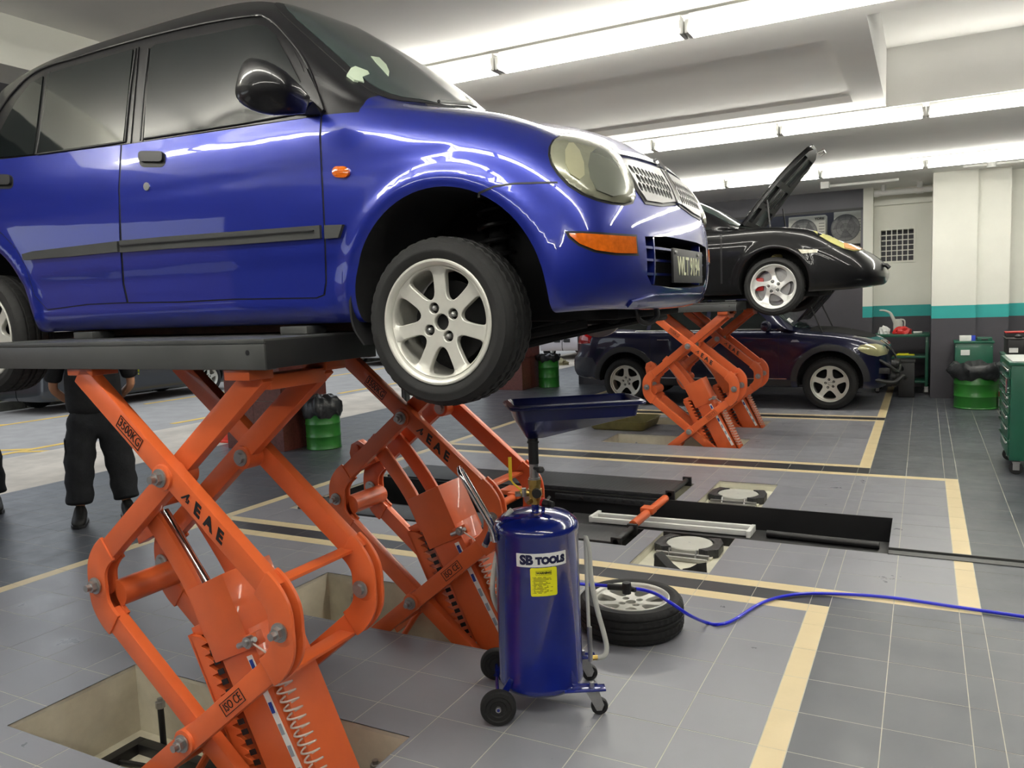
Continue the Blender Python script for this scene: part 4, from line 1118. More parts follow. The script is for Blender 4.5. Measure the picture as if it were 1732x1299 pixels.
# tailgate: outer plan position swings round the rear corner
ribs.append([(-4.06, 0.01, 1.66), (-4.10, 0.01, 1.68), (-4.12, 0.01, 1.74), (-4.12, .01, 1.85), (-4.07, .01, 2.0), (-4.06, .01, 2.10), (-4.05, .01, 2.20), (-4.04, .01, 2.28), (-3.90, .01, 2.60), (-3.84, .01, 2.74), (-3.72, .01, 2.81), (-3.45, 0, 2.86)])
ribs.append([(-4.03, .45, 1.66), (-4.07, .45, 1.68), (-4.09, .47, 1.74), (-4.09, .48, 1.85), (-4.05, .48, 2.0), (-4.04, .48, 2.10), (-4.03, .47, 2.20), (-4.02, .46, 2.28), (-3.88, .40, 2.60), (-3.83, .37, 2.72), (-3.72, .30, 2.80), (-3.45, 0, 2.86)])
ribs.append([(-3.92, .58, 1.65), (-3.96, .62, 1.67), (-3.98, .66, 1.73), (-3.99, .67, 1.85), (-3.97, .67, 2.0), (-3.96, .665, 2.10), (-3.95, .65, 2.20), (-3.94, .63, 2.28), (-3.83, .54, 2.58), (-3.77, .48, 2.70), (-3.68, .36, 2.79), (-3.45, 0, 2.86)])
ribs.append([(-3.80, .60, 1.64), (-3.80, .69, 1.65), (-3.80, .725, 1.71), (-3.80, .73, 1.83), (-3.80, .735, 1.98), (-3.80, .73, 2.10), (-3.79, .712, 2.21), (-3.78, .69, 2.285), (-3.72, .595, 2.58), (-3.66, .54, 2.70), (-3.58, .40, 2.80), (-3.42, 0, 2.865)])
ribs.append([(x*1.0, a, z) for (x, a, z) in cab(-3.40, rear=.6)])
ribs.append(cab(-2.95, rear=.1)); ribs.append(cab(-2.5)); 
r_ = cab(-2.25); r_[9] = (-2.25, .552, 2.745); r_[10] = (-2.25, .40, 2.825); r_[11] = (-2.25, 0, 2.868); ribs.append(r_)
x = -2.09; ribs.append([(x, .60, 1.61), (x, .695, 1.61), (x, .728, 1.69), (x, .734, 1.82), (x, .742, 1.98), (x, .738, 2.10), (x, .722, 2.21), (x, .700, 2.285), (x, .615, 2.625), (x, .560, 2.708), (x, .40, 2.768), (x, 0, 2.80)])
x = -1.85; ribs.append([(x, .60, 1.61), (x, .695, 1.61), (x, .728, 1.69), (x, .734, 1.82), (x, .742, 1.98), (x, .738, 2.10), (x, .722, 2.21), (x, .698, 2.285), (x, .655, 2.43), (x, .610, 2.517), (x, .42, 2.592), (x, 0, 2.625)])
x = -1.62; ribs.append([(x, .60, 1.61), (x, .695, 1.61), (x, .728, 1.69), (x, .734, 1.82), (x, .742, 1.98), (x, .736, 2.10), (x, .718, 2.21), (x, .690, 2.272), (x, .665, 2.305), (x, .630, 2.34), (x, .42, 2.405), (x, 0, 2.435)])
x = -1.50; ribs.append([(x, .60, 1.61), (x, .695, 1.61), (x, .728, 1.69), (x, .736, 1.82), (x, .743, 1.98), (x, .736, 2.10), (x, .714, 2.20), (x, .675, 2.258), (x, .63, 2.285), (x, .54, 2.310), (x, .36, 2.340), (-1.50, 0, 2.362)])
# hood and nose fan around a spine point
SPN = (-1.34, 0, 2.325)
ribs.append([(-1.32, .60, 1.61), (-1.32, .695, 1.61), (-1.32, .73, 1.69), (-1.32, .738, 1.82), (-1.32, .745, 1.98), (-1.32, .735, 2.09), (-1.32, .705, 2.175), (-1.32, .655, 2.225), (-1.32, .60, 2.25), (-1.32, .50, 2.275), (-1.33, .33, 2.305), SPN])
ribs.append([(-1.15, .60, 1.61), (-1.15, .695, 1.61), (-1.14, .73, 1.69), (-1.13, .735, 1.82), (-1.13, .738, 1.97), (-1.13, .722, 2.07), (-1.13, .690, 2.14), (-1.14, .64, 2.185), (-1.16, .58, 2.215), (-1.20, .47, 2.250), (-1.27, .25, 2.295), SPN])
ribs.append([(-1.00, .60, 1.615), (-1.0, .69, 1.615), (-.97, .715, 1.68), (-.96, .718, 1.80), (-.965, .714, 1.93), (-.975, .695, 2.02), (-.99, .66, 2.09), (-1.01, .605, 2.138), (-1.05, .54, 2.180), (-1.12, .42, 2.225), (-1.23, .22, 2.283), SPN])
ribs.append([(-.93, .56, 1.62), (-.89, .63, 1.62), (-.855, .65, 1.68), (-.84, .655, 1.80), (-.855, .648, 1.92), (-.875, .625, 2.00), (-.90, .585, 2.06), (-.935, .54, 2.108), (-.99, .47, 2.155), (-1.07, .36, 2.210), (-1.20, .19, 2.275), SPN])
ribs.append([(-.87, .46, 1.62), (-.83, .50, 1.62), (-.797, .52, 1.67), (-.785, .525, 1.78), (-.792, .52, 1.90), (-.813, .50, 1.985), (-.84, .475, 2.045), (-.875, .44, 2.095), (-.94, .385, 2.145), (-1.03, .30, 2.202), (-1.17, .16, 2.272), SPN])
ribs.append([(-.85, .32, 1.615), (-.80, .345, 1.615), (-.768, .355, 1.665), (-.758, .36, 1.77), (-.768, .36, 1.90), (-.788, .35, 1.985), (-.815, .335, 2.045), (-.85, .31, 2.10), (-.915, .27, 2.150), (-1.00, .21, 2.205), (-1.15, .11, 2.272), SPN])
ribs.append([(-.84, .16, 1.61), (-.793, .17, 1.61), (-.758, .18, 1.66), (-.747, .18, 1.77), (-.759, .18, 1.90), (-.778, .175, 1.985), (-.805, .17, 2.045), (-.84, .155, 2.105), (-.90, .135, 2.158), (-.985, .105, 2.212), (-1.14, .06, 2.275), SPN])
ribs.append([(-.84, .0, 1.61), (-.79, .0, 1.61), (-.755, .0, 1.66), (-.744, .0, 1.77), (-.757, .0, 1.90), (-.775, .0, 1.985), (-.80, .0, 2.045), (-.835, .0, 2.108), (-.895, .0, 2.162), (-.98, .0, 2.216), (-1.14, .0, 2.278), SPN])
ARF = (-1.285, 1.665, .335); ARR = (-3.66, 1.665, .335)
def kwarp(p):
    p = p.copy()
    if p.z < 2.25:
        for cx, cz, r in (ARF, ARR):
            d = math.hypot(p.x-cx, p.z-cz)
            if d < r+.14 and p.y < KY-.55:
                e = d-r
                bump_ = .016*math.exp(-((e-.028)/.030)**2) if e > -.05 else .008
                p.y -= bump_
        # lower door crease and the groove below the belt
        if -3.9 < p.x < -1.2: p.y += .006/(1+math.exp(-(1.815-p.z)/.008))
        if p.x < -1.25: p.y += .004*math.exp(-((p.z-2.105)/.010)**2)
        if -3.3 < p.x < -1.7 and p.y < KY-.5: p.y -= .010*math.exp(-((p.z-1.655)/.03)**2)
    return p
g, sub, spar, tr = loft(ribs, KY, .022, .018)
def relax(g, s0, n, yc):
    S = len(g); T = len(g[0])
    for _ in range(n):
        h = [[p.copy() for p in r] for r in g]
        for i in range(s0, S):
            for j in range(2, T-1):
                a = h[i-1][j]; b = h[i+1][j] if i+1 < S else Vector((h[i-1][j].x, 2*yc-h[i-1][j].y, h[i-1][j].z))
                w_ = min(1, (i-s0)/8)
                g[i][j] = h[i][j].lerp((a+b+h[i][j-1]+h[i][j+1])/4, .5*w_)
                g[i][j].y = min(g[i][j].y, yc)
relax(g, min(i for i, s_ in enumerate(sub) if s_ > spar[12]), 10, KY)
belt_j = min(j for j, (t, k) in enumerate(tr) if k >= 7)
xcol = [row[belt_j].x for row in g]
def kf(i, j):
    if j < belt_j: return 0
    return 1 if xcol[i] < -1.60 else 0
kb_ = body_mesh('body', g, KY, BLUE, car, fmat=kf, mats=[BLUE, BLKP, DARK], warp=kwarp)
KS = Surf(kb_)
cuts = []
for cx, cz, r in (ARF, ARR): cuts += [well(cx, cz, r, 1.7, 2.40), well(cx, cz, r, 3.14, 3.9)]
IN_ = [(-.385, 1.838), (-.2, 1.848), (.2, 1.848), (.385, 1.838), (.375, 1.72), (.335, 1.690), (.15, 1.682), (-.15, 1.682), (-.335, 1.690), (-.375, 1.72)]
ic = MB(); ic.prism([(KY+a, z) for a, z in IN_], 'yz', -.90, -.60); cuts.append(ic)
cut(kb_, cuts, DARK)
def kp(name, poly, m, **k): return patch(name, KS, poly, m, k.pop('parent', car), **k)
def seam(poly, w_=1.6, off=.0008, step=10, mirror=KY): return kp('panel_gap', grow(poly, w_), INK, off=off, step=step, mirror=mirror)
# front door, rear door, sill, fender/bumper joint
fd = [(208, 246), (375, 222), (543, 197), (541, 230), (544, 300), (549, 400), (551, 478), (548, 498), (536, 503), (400, 505), (300, 510), (219, 511), (212, 480), (207, 400), (204, 320)]
seam(fd, 2.0); dF = kp('front_door', fd, BLUE, off=.0035, step=11, mirror=KY)
rd = [(-20, 273), (100, 259), (205, 246), (201, 320), (203, 400), (208, 480), (215, 511), (150, 514), (82, 523), (60, 500), (45, 450), (28, 420), (5, 395), (-20, 380)]
seam(rd, 1.6); dR = kp('rear_door', rd, BLUE, off=.0035, step=12, mirror=KY)
kp('panel_gap', [(809, 325), (835, 314), (870, 309), (943, 307), (943, 310), (870, 312), (836, 317), (812, 328), (812, 334), (808, 334)], INK, off=.0012, step=5, mirror=KY)
# window frames and glass
fwf = [(245, 240), (252, 78), (262, 70), (440, 36), (462, 40), (480, 55), (508, 105), (541, 184), (541, 197), (400, 216)]
kp('door_frame', fwf, BLKP, off=.004, step=10, mirror=KY)
fw = [(247, 236), (258, 85), (266, 78), (433, 45), (452, 48), (468, 62), (492, 105), (520, 160), (523, 185), (505, 194), (400, 212)]
gF = kp('side_window', fw, GLASS, off=.010, step=12, mirror=KY)
rwf = [(-20, 270), (-10, 235), (20, 180), (45, 140), (70, 122), (236, 80), (222, 243), (100, 258)]
kp('door_frame', rwf, BLKP, off=.004, step=10, mirror=KY)
kp('side_window', [(68, 261), (84, 127), (92, 124), (228, 86), (212, 240)], GLASS, off=.010, step=12, mirror=KY)
kp('quarter_window', [(-14, 269), (5, 222), (30, 175), (55, 143), (76, 131), (60, 262)], GLASS, off=.010, step=10, mirror=KY)
def strip(pts, w_): 
    P = [Vector(p) for p in pts]; L_ = []; R_ = []
    for i, p in enumerate(P):
        d = (P[min(i+1, len(P)-1)]-P[max(i-1, 0)]).normalized(); n = Vector((-d.y, d.x))*w_/2; L_.append(p+n); R_.append(p-n)
    return L_+R_[::-1]
def pxline(S, pts, off, pj=pj_px, n=6):
    out = []
    for p in catmull([Vector((a, b, 0)) for a, b in pts], n):
        o, d = pj(p.x, p.y); h = S.cast(o, d)
        if h: out.append(tuple(h[0]+h[1]*off))
    return out
def mirtube(name, pts, r, m, parent, yc, seg=8):
    if len(pts) < 2: print('NOLINE', name); return
    MB().tube(pts, r, seg).build(name, m, parent); MB().tube([(x, 2*yc-y, z) for x, y, z in pts], r, seg).build(name, m, parent)
# window weather strips (bright lines on the frames)
for pts in ([(64, 262), (78, 190), (88, 124)], [(214, 241), (222, 160), (232, 84)], [(240, 239), (246, 160), (254, 84)]):
    mirtube('window_trim', pxline(KS, pts, .007), .0035, PLB, car, KY)
for pts in ([(246, 236), (400, 212), (505, 194)], [(66, 262), (140, 252), (213, 241)]):
    mirtube('weather_strip', pxline(KS, pts, .007), .0035, PLB, car, KY)
mirtube('drip_rail', pxline(KS, [(-10, 205), (20, 160), (62, 122), (130, 98), (240, 66), (350, 40), (430, 28), (452, 32), (480, 56), (520, 110), (548, 190)], .003), .005, BLKP, car, KY)
# windscreen (laid on from above) with black band
wpoly = [(-1.565, -.60), (-1.50, -.42), (-1.475, 0), (-1.50, .42), (-1.565, .60), (-1.84, .565), (-2.13, .50), (-2.19, .30), (-2.20, 0), (-2.19, -.30), (-2.13, -.50), (-1.84, -.565)]
wpoly = [Vector((x, KY+y)) for x, y in wpoly]
kp('windscreen_seal', chaikin(wpoly, 2), PLB, pj=pj_z, off=.0035, step=.05)
wsm = [Vector((-1.84+(p.x+1.84)*.93, KY+(p.y-KY)*.935)) for p in wpoly]
ws = kp('windscreen', chaikin(wsm, 2), WGLASS, pj=pj_z, off=.006, step=.05)
kp('inspection_sticker', [(586, 129), (593, 118), (600, 115), (621, 123), (624, 128), (612, 133), (615, 142), (598, 138)], mat('pale_green_paper', (190, 205, 180), rough=.5), off=.0075, step=5, parent=ws)
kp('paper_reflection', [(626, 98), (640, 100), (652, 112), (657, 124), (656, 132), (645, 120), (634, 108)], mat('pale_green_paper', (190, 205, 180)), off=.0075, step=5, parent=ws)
for yy, l in ((2.40, .52), (2.92, .45)):
    p = [Vector((-1.50, yy, 3)), Vector((-1.56, yy+.2, 3)), Vector((-1.62, yy+l*.9, 3))]
    ps = []
    for q in catmull(p, 5):
        h = KS.cast(*pj_z(q.x, q.y)); ps.append(tuple(h[0]+h[1]*.014))
    MB().tube(ps, .006, 8).build('wiper', PLB, car)
kp('cowl_grille', [Vector((-1.46, KY-.5)), Vector((-1.42, KY)), Vector((-1.46, KY+.5)), Vector((-1.50, KY+.45)), Vector((-1.475, KY)), Vector((-1.50, KY-.45))], PLB, pj=pj_z, off=.003, step=.04)
MB().tube([(-1.42, 3.10, 2.355), (-1.40, 3.12, 2.358)], .012, 8).build('washer_jet', PLB, car)
# door handles, lock, side moulding
for (cx, cy, w_, h_) in ((259, 270, 44, 27),):
    pc = rrect(cx-w_/2, cx+w_/2, cy-h_/2, cy+h_/2, 9, 4)
    kp('handle_recess', pc, INK, off=.0042, step=6, mirror=KY)
    hnd = kp('door_handle', rrect(cx-20, cx+20, cy-12, cy+5, 5, 3), PLB, off=.014, step=6, mirror=KY)
kp('handle_recess', rrect(-20, 24, 296, 320, 8, 4), INK, off=.0042, step=6, mirror=KY); kp('door_handle', rrect(-20, 22, 297, 314, 5, 3), PLB, off=.014, step=6, mirror=KY)
kp('door_lock', [(250+5*math.cos(a*.5236), 316+7*math.sin(a*.5236)) for a in range(12)], STEEL, off=.007, step=3, mirror=KY)
kp('side_moulding', [(42, 430), (60, 425), (203, 408), (204, 426), (120, 434), (44, 440)], GRP, off=.014, step=5, mirror=KY)
kp('side_moulding', [(207, 407), (300, 399), (545, 381), (546, 403), (400, 414), (300, 420), (208, 427)], GRP, off=.014, step=5, mirror=KY)
kp('side_moulding', [(552, 381), (583, 380), (576, 402), (553, 404)], GRP, off=.012, step=6, mirror=KY)
kp('moulding_rib', [(209, 414), (300, 407), (536, 389), (536, 391), (300, 409), (209, 416)], PLB, off=.019, step=4)
kp('side_indicator', rrect(564, 592, 282, 301, 9, 4), AMBER, off=.008, step=4, mirror=KY, bulge=.004)
# headlights
hl = [(930, 262), (931, 250), (937, 239), (948, 232), (963, 229), (983, 230), (1005, 236), (1028, 248), (1048, 266), (1062, 288), (1070, 312), (1072, 332), (1068, 342), (1056, 345), (1035, 343), (1010, 337), (985, 327), (962, 312), (945, 294), (934, 277)]
kp('headlight_gasket', grow(hl, 3.2), INK, off=.001, step=8, mirror=KY)
hlo = kp('headlight', hl, HLENS, off=.006, step=7, mirror=KY, bulge=.010)
kp('headlight_reflector', [(952, 262), (958, 250), (966, 250), (976, 262), (983, 282), (984, 302), (976, 309), (962, 300), (953, 282)], HREF, off=.0175, step=6, parent=hlo)
kp('headlight_reflector', [(990, 285), (994, 266), (1008, 257), (1024, 266), (1038, 285), (1050, 312), (1052, 332), (1030, 336), (1004, 326), (993, 306)], mat('smoky_reflector', (120, 124, 112), rough=.2, metal=.4, coat=.6), off=.0172, step=6, parent=hlo)
# turn signal in bumper
ts = [(955, 391), (985, 391), (1077, 397), (1080, 433), (1040, 432), (1005, 427), (978, 416), (961, 402)]
kp('indicator_surround', ts, INK, off=.001, step=8, mirror=KY)
tso = kp('bumper_indicator', grow(ts, -4), AMBER, off=.005, step=7, mirror=KY)
# grille halves, in plan (y,z)
def gy_(poly): return [Vector((KY+a, z)) for a, z in poly]
def honey(poly, r, dx):
    out = []; ys = [p.x for p in poly]; zs = [p.y for p in poly]; row = 0; z = min(zs)+r
    inner = grow(poly, -r-.0025)
    while z < max(zs):
        y = min(ys)+r+(dx/2 if row % 2 else 0)
        while y < max(ys):
            if inside((y, z), inner): out.append([Vector((y+r*math.cos(-k*PI/4), z+r*math.sin(-k*PI/4))) for k in range(8)])
            y += dx
        z += dx*.87; row += 1
    return out
for s in (-1, 1):
    P = [(s*.385, 2.075), (s*.30, 2.083), (s*.035, 2.090), (s*.03, 1.975), (s*.20, 1.955), (s*.34, 1.95), (s*.375, 1.985)]
    if s < 0: P = P[::-1]
    pl = gy_(P)
    kp('grille_surround', grow(pl, .010), mat('grille_grey', (104, 104, 104), rough=.5, metal=.4), pj=pj_x, off=.003, step=.03)
    kp('grille_backing', grow(pl, -.004), INK, pj=pj_x, off=.0036, step=.03)
    kp('grille_mesh', pl, mat('grille_mesh_silver', (150, 150, 148), rough=.4, metal=.5), pj=pj_x, off=.009, step=.016, holes=honey(pl, .0142, .0312), depth=.004)
kp('grille_top_bar', gy_([(-.40, 2.092), (-.2, 2.104), (0, 2.108), (.2, 2.104), (.40, 2.092), (.40, 2.106), (.2, 2.122), (0, 2.128), (-.2, 2.122), (-.40, 2.106)][::1]), mat('grille_bar_silver', (150, 152, 158), rough=.22, metal=.8), pj=pj_x, off=.008, step=.03)
kp('grille_post', gy_([(-.022, 1.97), (.022, 1.97), (.026, 2.10), (-.026, 2.10)]), CHROME, pj=pj_x, off=.014, step=.02)
em = kp('badge', gy_([(.030*math.cos(a*PI/8), 2.105+.021*math.sin(a*PI/8)) for a in range(16)]), CHROME, pj=pj_x, off=.017, step=.012)
# lower intake
li = gy_([(-.395, 1.845), (-.2, 1.855), (.2, 1.855), (.395, 1.845), (.385, 1.72), (.34, 1.682), (.15, 1.672), (-.15, 1.672), (-.34, 1.682), (-.385, 1.72)])
for z in (1.725, 1.77, 1.81): kp('intake_slat', gy_([(-.38, z-.005), (.38, z-.005), (.38, z+.003), (-.38, z+.003)]), BLUE2, pj=pj_x, off=-.012, step=.03, depth=.03)
for a in (-.29, .29): kp('intake_strut', gy_([(a-.005, 1.69), (a+.005, 1.69), (a+.005, 1.848), (a-.005, 1.848)]), BLUE2, pj=pj_x, off=-.010, step=.03, depth=.03)
# number plate
npm = MB(); npm.prism(rrect(KY-.19, KY+.19, 1.697, 1.810, .006, 2), 'yz', -.740, -.731); npo = npm.build('number_plate', INK, car, bevel=.001)
text('lettering', 'WLT 9194', .088, (-.7305, KY, 1.750), (0, 1, 0), (0, 0, 1), mat('plate_cream', (224, 224, 190), rough=.5), npo, depth=.0015, sx=.74, bold=.001)
for a in (-.17, .12): MB().cyl((-.731, KY+a, 1.797), (-.726, KY+a, 1.797), .006, 8).build('plate_screw', STEEL, npo)
# bumper lower lip
kp('bumper_lip', gy_([(-.44, 1.628), (.44, 1.628), (.44, 1.645), (.30, 1.660), (-.30, 1.660), (-.44, 1.645)]), BLUE2, pj=pj_x, off=.008, step=.03)
# mirror
b = MB()
mc = [Vector(ony(404, 131, 1.86)), Vector(ony(440, 146, 1.86)), Vector(ony(485, 163, 1.90)), Vector(ony(520, 178, 1.98))]
rings = []
prof = [(0, .012), (.015, .034), (.04, .050), (.08, .061), (.14, .068), (.22, .073), (.32, .076), (.45, .074), (.58, .067), (.70, .056), (.82, .044), (.92, .033), (1.0, .026)]
cps = catmull(mc, 30)
for t, r in prof:
    c = cps[int(t*(len(cps)-1))]; d = (mc[-1]-mc[0]).normalized(); u = Vector((0, 1, 0)); v = d.cross(u).normalized(); u2 = v.cross(d)
    rings.append([c+u2*math.cos(a*PI/12)*r*.62+v*math.sin(a*PI/12)*r for a in range(24)])
b.rings(rings, (True, True)); b.build('door_mirror', BLKG, car, smooth=60)
b2 = MB(); b2.rings([[Vector((p.x, 2*KY-p.y, p.z)) for p in r] for r in rings], (True, True)); b2.build('door_mirror', BLKG, car, smooth=60)
for q in (lambda p: p, lambda p: (p[0], 2*KY-p[1], p[2])):
    MB().add([q(tuple(ony(x, y, Y))) for x, y, Y in ((512, 160, 2.10), (545, 186, 2.07), (543, 193, 2.06), (512, 194, 2.06), (508, 176, 2.0), (530, 172, 2.02))], [(0, 1, 2, 3), (0, 4, 5, 1), (3, 2, 5, 4), (0, 3, 4), (1, 5, 2)]).build('mirror_base', BLKP, car)
kp('mirror_sail', [(503, 195), (510, 150), (521, 118), (541, 160), (551, 188), (545, 197)], BLKP, off=.013, step=8, mirror=KY)
# mud flap, wells, suspension
for q in (1, -1):
    f = (lambda y: y) if q > 0 else (lambda y: 2*KY-y)
    for xx in (-1.625, -4.0):
        b = MB(); pts = catmull([(xx+.015, 0, 1.79), (xx-.015, 0, 1.70), (xx-.012, 0, 1.60), (xx+.03, 0, 1.535)], 5)
        V = []
        for p in pts: V += [(p.x, f(2.035), p.z), (p.x, f(2.21), p.z), (p.x+.008, f(2.21), p.z), (p.x+.008, f(2.035), p.z)]
        b.add(V, [tuple(4*i+k for k in (0, 1))+(4*i+5, 4*i+4) for i in range(len(pts)-1)]+[(4*i+1, 4*i+2, 4*i+6, 4*i+5) for i in range(len(pts)-1)]+[(4*i+2, 4*i+3, 4*i+7, 4*i+6) for i in range(len(pts)-1)]+[(4*i+3, 4*i, 4*i+4, 4*i+7) for i in range(len(pts)-1)]+[(0, 1, 2, 3)])
        b.build('mud_flap', PLB, car, smooth=60)
    b = MB(); hx = []
    for k in range(6*14): a = 2*PI*k/14; hx.append((-1.27+.055*math.cos(a), f(2.36)+.055*math.sin(a), 1.72+.30*k/84))
    b.tube(hx, .008, 6); b.build('coil_spring', PLB, car)
    MB().cyl((-1.27, f(2.36), 1.60), (-1.27, f(2.38), 2.0), .03, 14).build('damper', DARK, car)
    MB().tube([(-1.28, f(2.22), 1.53), (-1.20, f(2.5), 1.57), (-1.12, f(2.62), 1.60)], .02, 8).build('lower_arm', DARK, car)
    MB().cyl((-3.66, f(2.22), 1.60), (-3.66, f(2.40), 1.60), .06, 16).build('hub', DARK, car)
    MB().cyl((-1.30, f(2.15), 1.60), (-1.30, f(2.42), 1.60), .055, 16).build('hub', DARK, car)
    if q < 0: MB().lathe([(0, f(2.13)), (.07, f(2.13)), (.07, f(2.17)), (.118, f(2.17)), (.118, f(2.19)), (0, f(2.19))], o=(-1.30, 0, 1.60), axis='y', seg=40).build('brake_disc', STEEL, car); MB().box(-1.24, -1.17, f(2.16)-.05, f(2.16)+.05, 1.55, 1.66).build('brake_caliper', DARK, car, bevel=.01)
    for xx in ((-1.322, -3.69) if q > 0 else (-3.69,)):
        make_wheel(car, (xx, f(2.125), 1.60), .262, .165, .190, 'ken', side=-q)
MB().cyl((-3.66, 2.35, 1.60), (-3.66, 3.2, 1.60), .035, 14).build('rear_axle', DARK, car)
MB().tube(catmull([(-3.9, 2.5, 1.585), (-3.2, 2.62, 1.575), (-2.4, 2.70, 1.575), (-1.6, 2.72, 1.58), (-1.15, 2.70, 1.60)], 6), .028, 12).build('exhaust_pipe', RUST, car)
MB().tube([(-3.1, 2.64, 1.575), (-3.05, 2.65, 1.575), (-2.7, 2.68, 1.575), (-2.65, 2.69, 1.575)], .055, 14).build('silencer', RUST, car)
MB().box(-3.3, -1.7, 2.22, 2.36, 1.575, 1.612).build('floor_rail', RUST, car, bevel=.004)
MB().box(-1.20, -.86, 2.40, 3.1, 1.585, 1.62).box(-1.15, -.95, 2.6, 2.9, 1.565, 1.59).build('undertray', DARK, car, bevel=.01)
MB().tube(catmull([(-1.20, 2.24, 1.50), (-1.05, 2.45, 1.54), (-.93, 2.8, 1.57), (-.95, 3.2, 1.57)], 6), .014, 8).build('anti_roll_bar', DARK, car)
MB().tube([(-1.28, 2.2, 1.52), (-.98, 2.42, 1.575)], .016, 8).build('tie_rod', DARK, car)
MB().tube(catmull([(-.86, 2.56, 1.62), (-.85, 2.58, 1.575), (-.83, 2.62, 1.565), (-.81, 2.64, 1.585), (-.81, 2.64, 1.61)], 6), .009, 8).build('tow_hook', PLB, car)
# ------------------------------------------------------------------ the black sports car on the rear lift
PY = 9.73
pc = thing('sports_car', (-2.6, PY, 1.57), 'black low sports car with raised front lid on the rear orange lift', 'car')
def pr_(x, w_, zb, zsh, ztop, gl=None):
    """side rib: w_ half width, zsh shoulder height, ztop centre height; gl=(roof edge half width, z)"""
    r = [(x, w_*.80, zb), (x, w_*.93, zb), (x, w_*.965, zb+.08), (x, w_*.975, zb+.22), (x, w_, zb+.42), (x, w_*.995, zsh-.12), (x, w_*.96, zsh-.03), (x, w_*.88, zsh)]
    if gl: r += [(x, gl[0]*1.18, (zsh+gl[1])/2), (x, gl[0], gl[1]), (x, gl[0]*.65, ztop-.015), (x, 0, ztop)]
    else: r += [(x, w_*.76, zsh-.012), (x, w_*.60, (zsh*.5+ztop*.5)), (x, w_*.35, ztop-.005), (x, 0, ztop)]
    return r
PS = []
PS.append([(-4.78, .01, 1.74), (-4.80, .01, 1.76), (-4.82, .01, 1.82), (-4.82, .01, 1.95), (-4.80, .01, 2.05), (-4.76, .01, 2.15), (-4.70, .01, 2.25), (-4.62, .01, 2.31), (-4.52, .01, 2.35), (-4.4, .01, 2.38), (-4.25, .01, 2.41), (-4.0, 0, 2.44)])
PS.append([(-4.70, .5, 1.74), (-4.72, .55, 1.76), (-4.74, .58, 1.82), (-4.74, .60, 1.95), (-4.72, .60, 2.05), (-4.68, .58, 2.15), (-4.62, .55, 2.25), (-4.55, .50, 2.30), (-4.46, .42, 2.34), (-4.36, .32, 2.38), (-4.22, .18, 2.41), (-4.0, 0, 2.44)])
PS.append([(-4.45, .68, 1.72), (-4.45, .75, 1.73), (-4.45, .80, 1.80), (-4.45, .82, 1.93), (-4.45, .83, 2.05), (-4.43, .81, 2.18), (-4.40, .76, 2.28), (-4.37, .68, 2.33), (-4.32, .58, 2.36), (-4.25, .42, 2.39), (-4.15, .25, 2.42), (-4.0, 0, 2.44)])
PS += [pr_(-3.9, .89, 1.66, 2.40, 2.50), pr_(-3.5, .885, 1.65, 2.40, 2.66, (.50, 2.60)), pr_(-3.0, .87, 1.65, 2.38, 2.84, (.52, 2.77)), pr_(-2.6, .865, 1.65, 2.36, 2.83, (.52, 2.76)), pr_(-2.2, .865, 1.65, 2.35, 2.66, (.57, 2.58)), pr_(-1.88, .87, 1.65, 2.35, 2.46, (.66, 2.40)), pr_(-1.7, .875, 1.65, 2.355, 2.37), pr_(-1.4, .885, 1.65, 2.35, 2.30)]
SP2 = (-1.25, 0, 2.27)
def fan(o, a, z):  # o: list of (x,halfwidth,z) for rows 0..8 then blend to spine
    return o
PS.append([(-1.15, .70, 1.655), (-1.15, .81, 1.655), (-1.15, .85, 1.72), (-1.13, .865, 1.85), (-1.12, .87, 2.02), (-1.12, .865, 2.14), (-1.12, .84, 2.25), (-1.12, .78, 2.305), (-1.13, .69, 2.31), (-1.15, .54, 2.285), (-1.19, .30, 2.262), SP2])
PS.append([(-.95, .70, 1.660), (-.90, .78, 1.660), (-.86, .81, 1.720), (-.84, .82, 1.820), (-.84, .825, 1.945), (-.86, .82, 2.060), (-.89, .79, 2.165), (-.92, .73, 2.230), (-.97, .65, 2.260), (-1.03, .50, 2.265), (-1.13, .26, 2.263), SP2])
PS.append([(-.78, .66, 1.670), (-.68, .70, 1.670), (-.62, .72, 1.720), (-.60, .73, 1.800), (-.61, .725, 1.911), (-.64, .71, 2.002), (-.69, .68, 2.084), (-.74, .63, 2.145), (-.81, .56, 2.185), (-.91, .42, 2.225), (-1.06, .22, 2.253), SP2])
PS.append([(-.68, .54, 1.680), (-.54, .57, 1.680), (-.48, .58, 1.720), (-.46, .585, 1.800), (-.48, .58, 1.894), (-.52, .565, 1.973), (-.57, .54, 2.036), (-.63, .50, 2.095), (-.71, .44, 2.140), (-.83, .33, 2.200), (-1.02, .17, 2.242), SP2])
PS.append([(-.62, .32, 1.690), (-.44, .34, 1.690), (-.39, .345, 1.730), (-.37, .35, 1.800), (-.39, .345, 1.883), (-.43, .34, 1.955), (-.49, .325, 2.013), (-.56, .30, 2.065), (-.65, .265, 2.115), (-.79, .20, 2.180), (-1.0, .10, 2.235), SP2])
PS.append([(-.60, .0, 1.690), (-.41, .0, 1.690), (-.36, .0, 1.730), (-.34, .0, 1.800), (-.36, .0, 1.881), (-.40, .0, 1.948), (-.46, .0, 2.004), (-.53, .0, 2.055), (-.63, .0, 2.105), (-.77, .0, 2.175), (-1.0, .0, 2.233), SP2])
PAF = (-1.435, 1.76, .365); PAR = (-3.86, 1.76, .365)
def pwarp(p):
    p = p.copy()
    for cx, cz, r in (PAF, PAR):
        d = math.hypot(p.x-cx, p.z-cz)
        if d < r+.16 and p.y < PY-.6:
            e = d-r; p.y -= .018*math.exp(-((e-.02)/.035)**2) if e > -.05 else .01
    return p
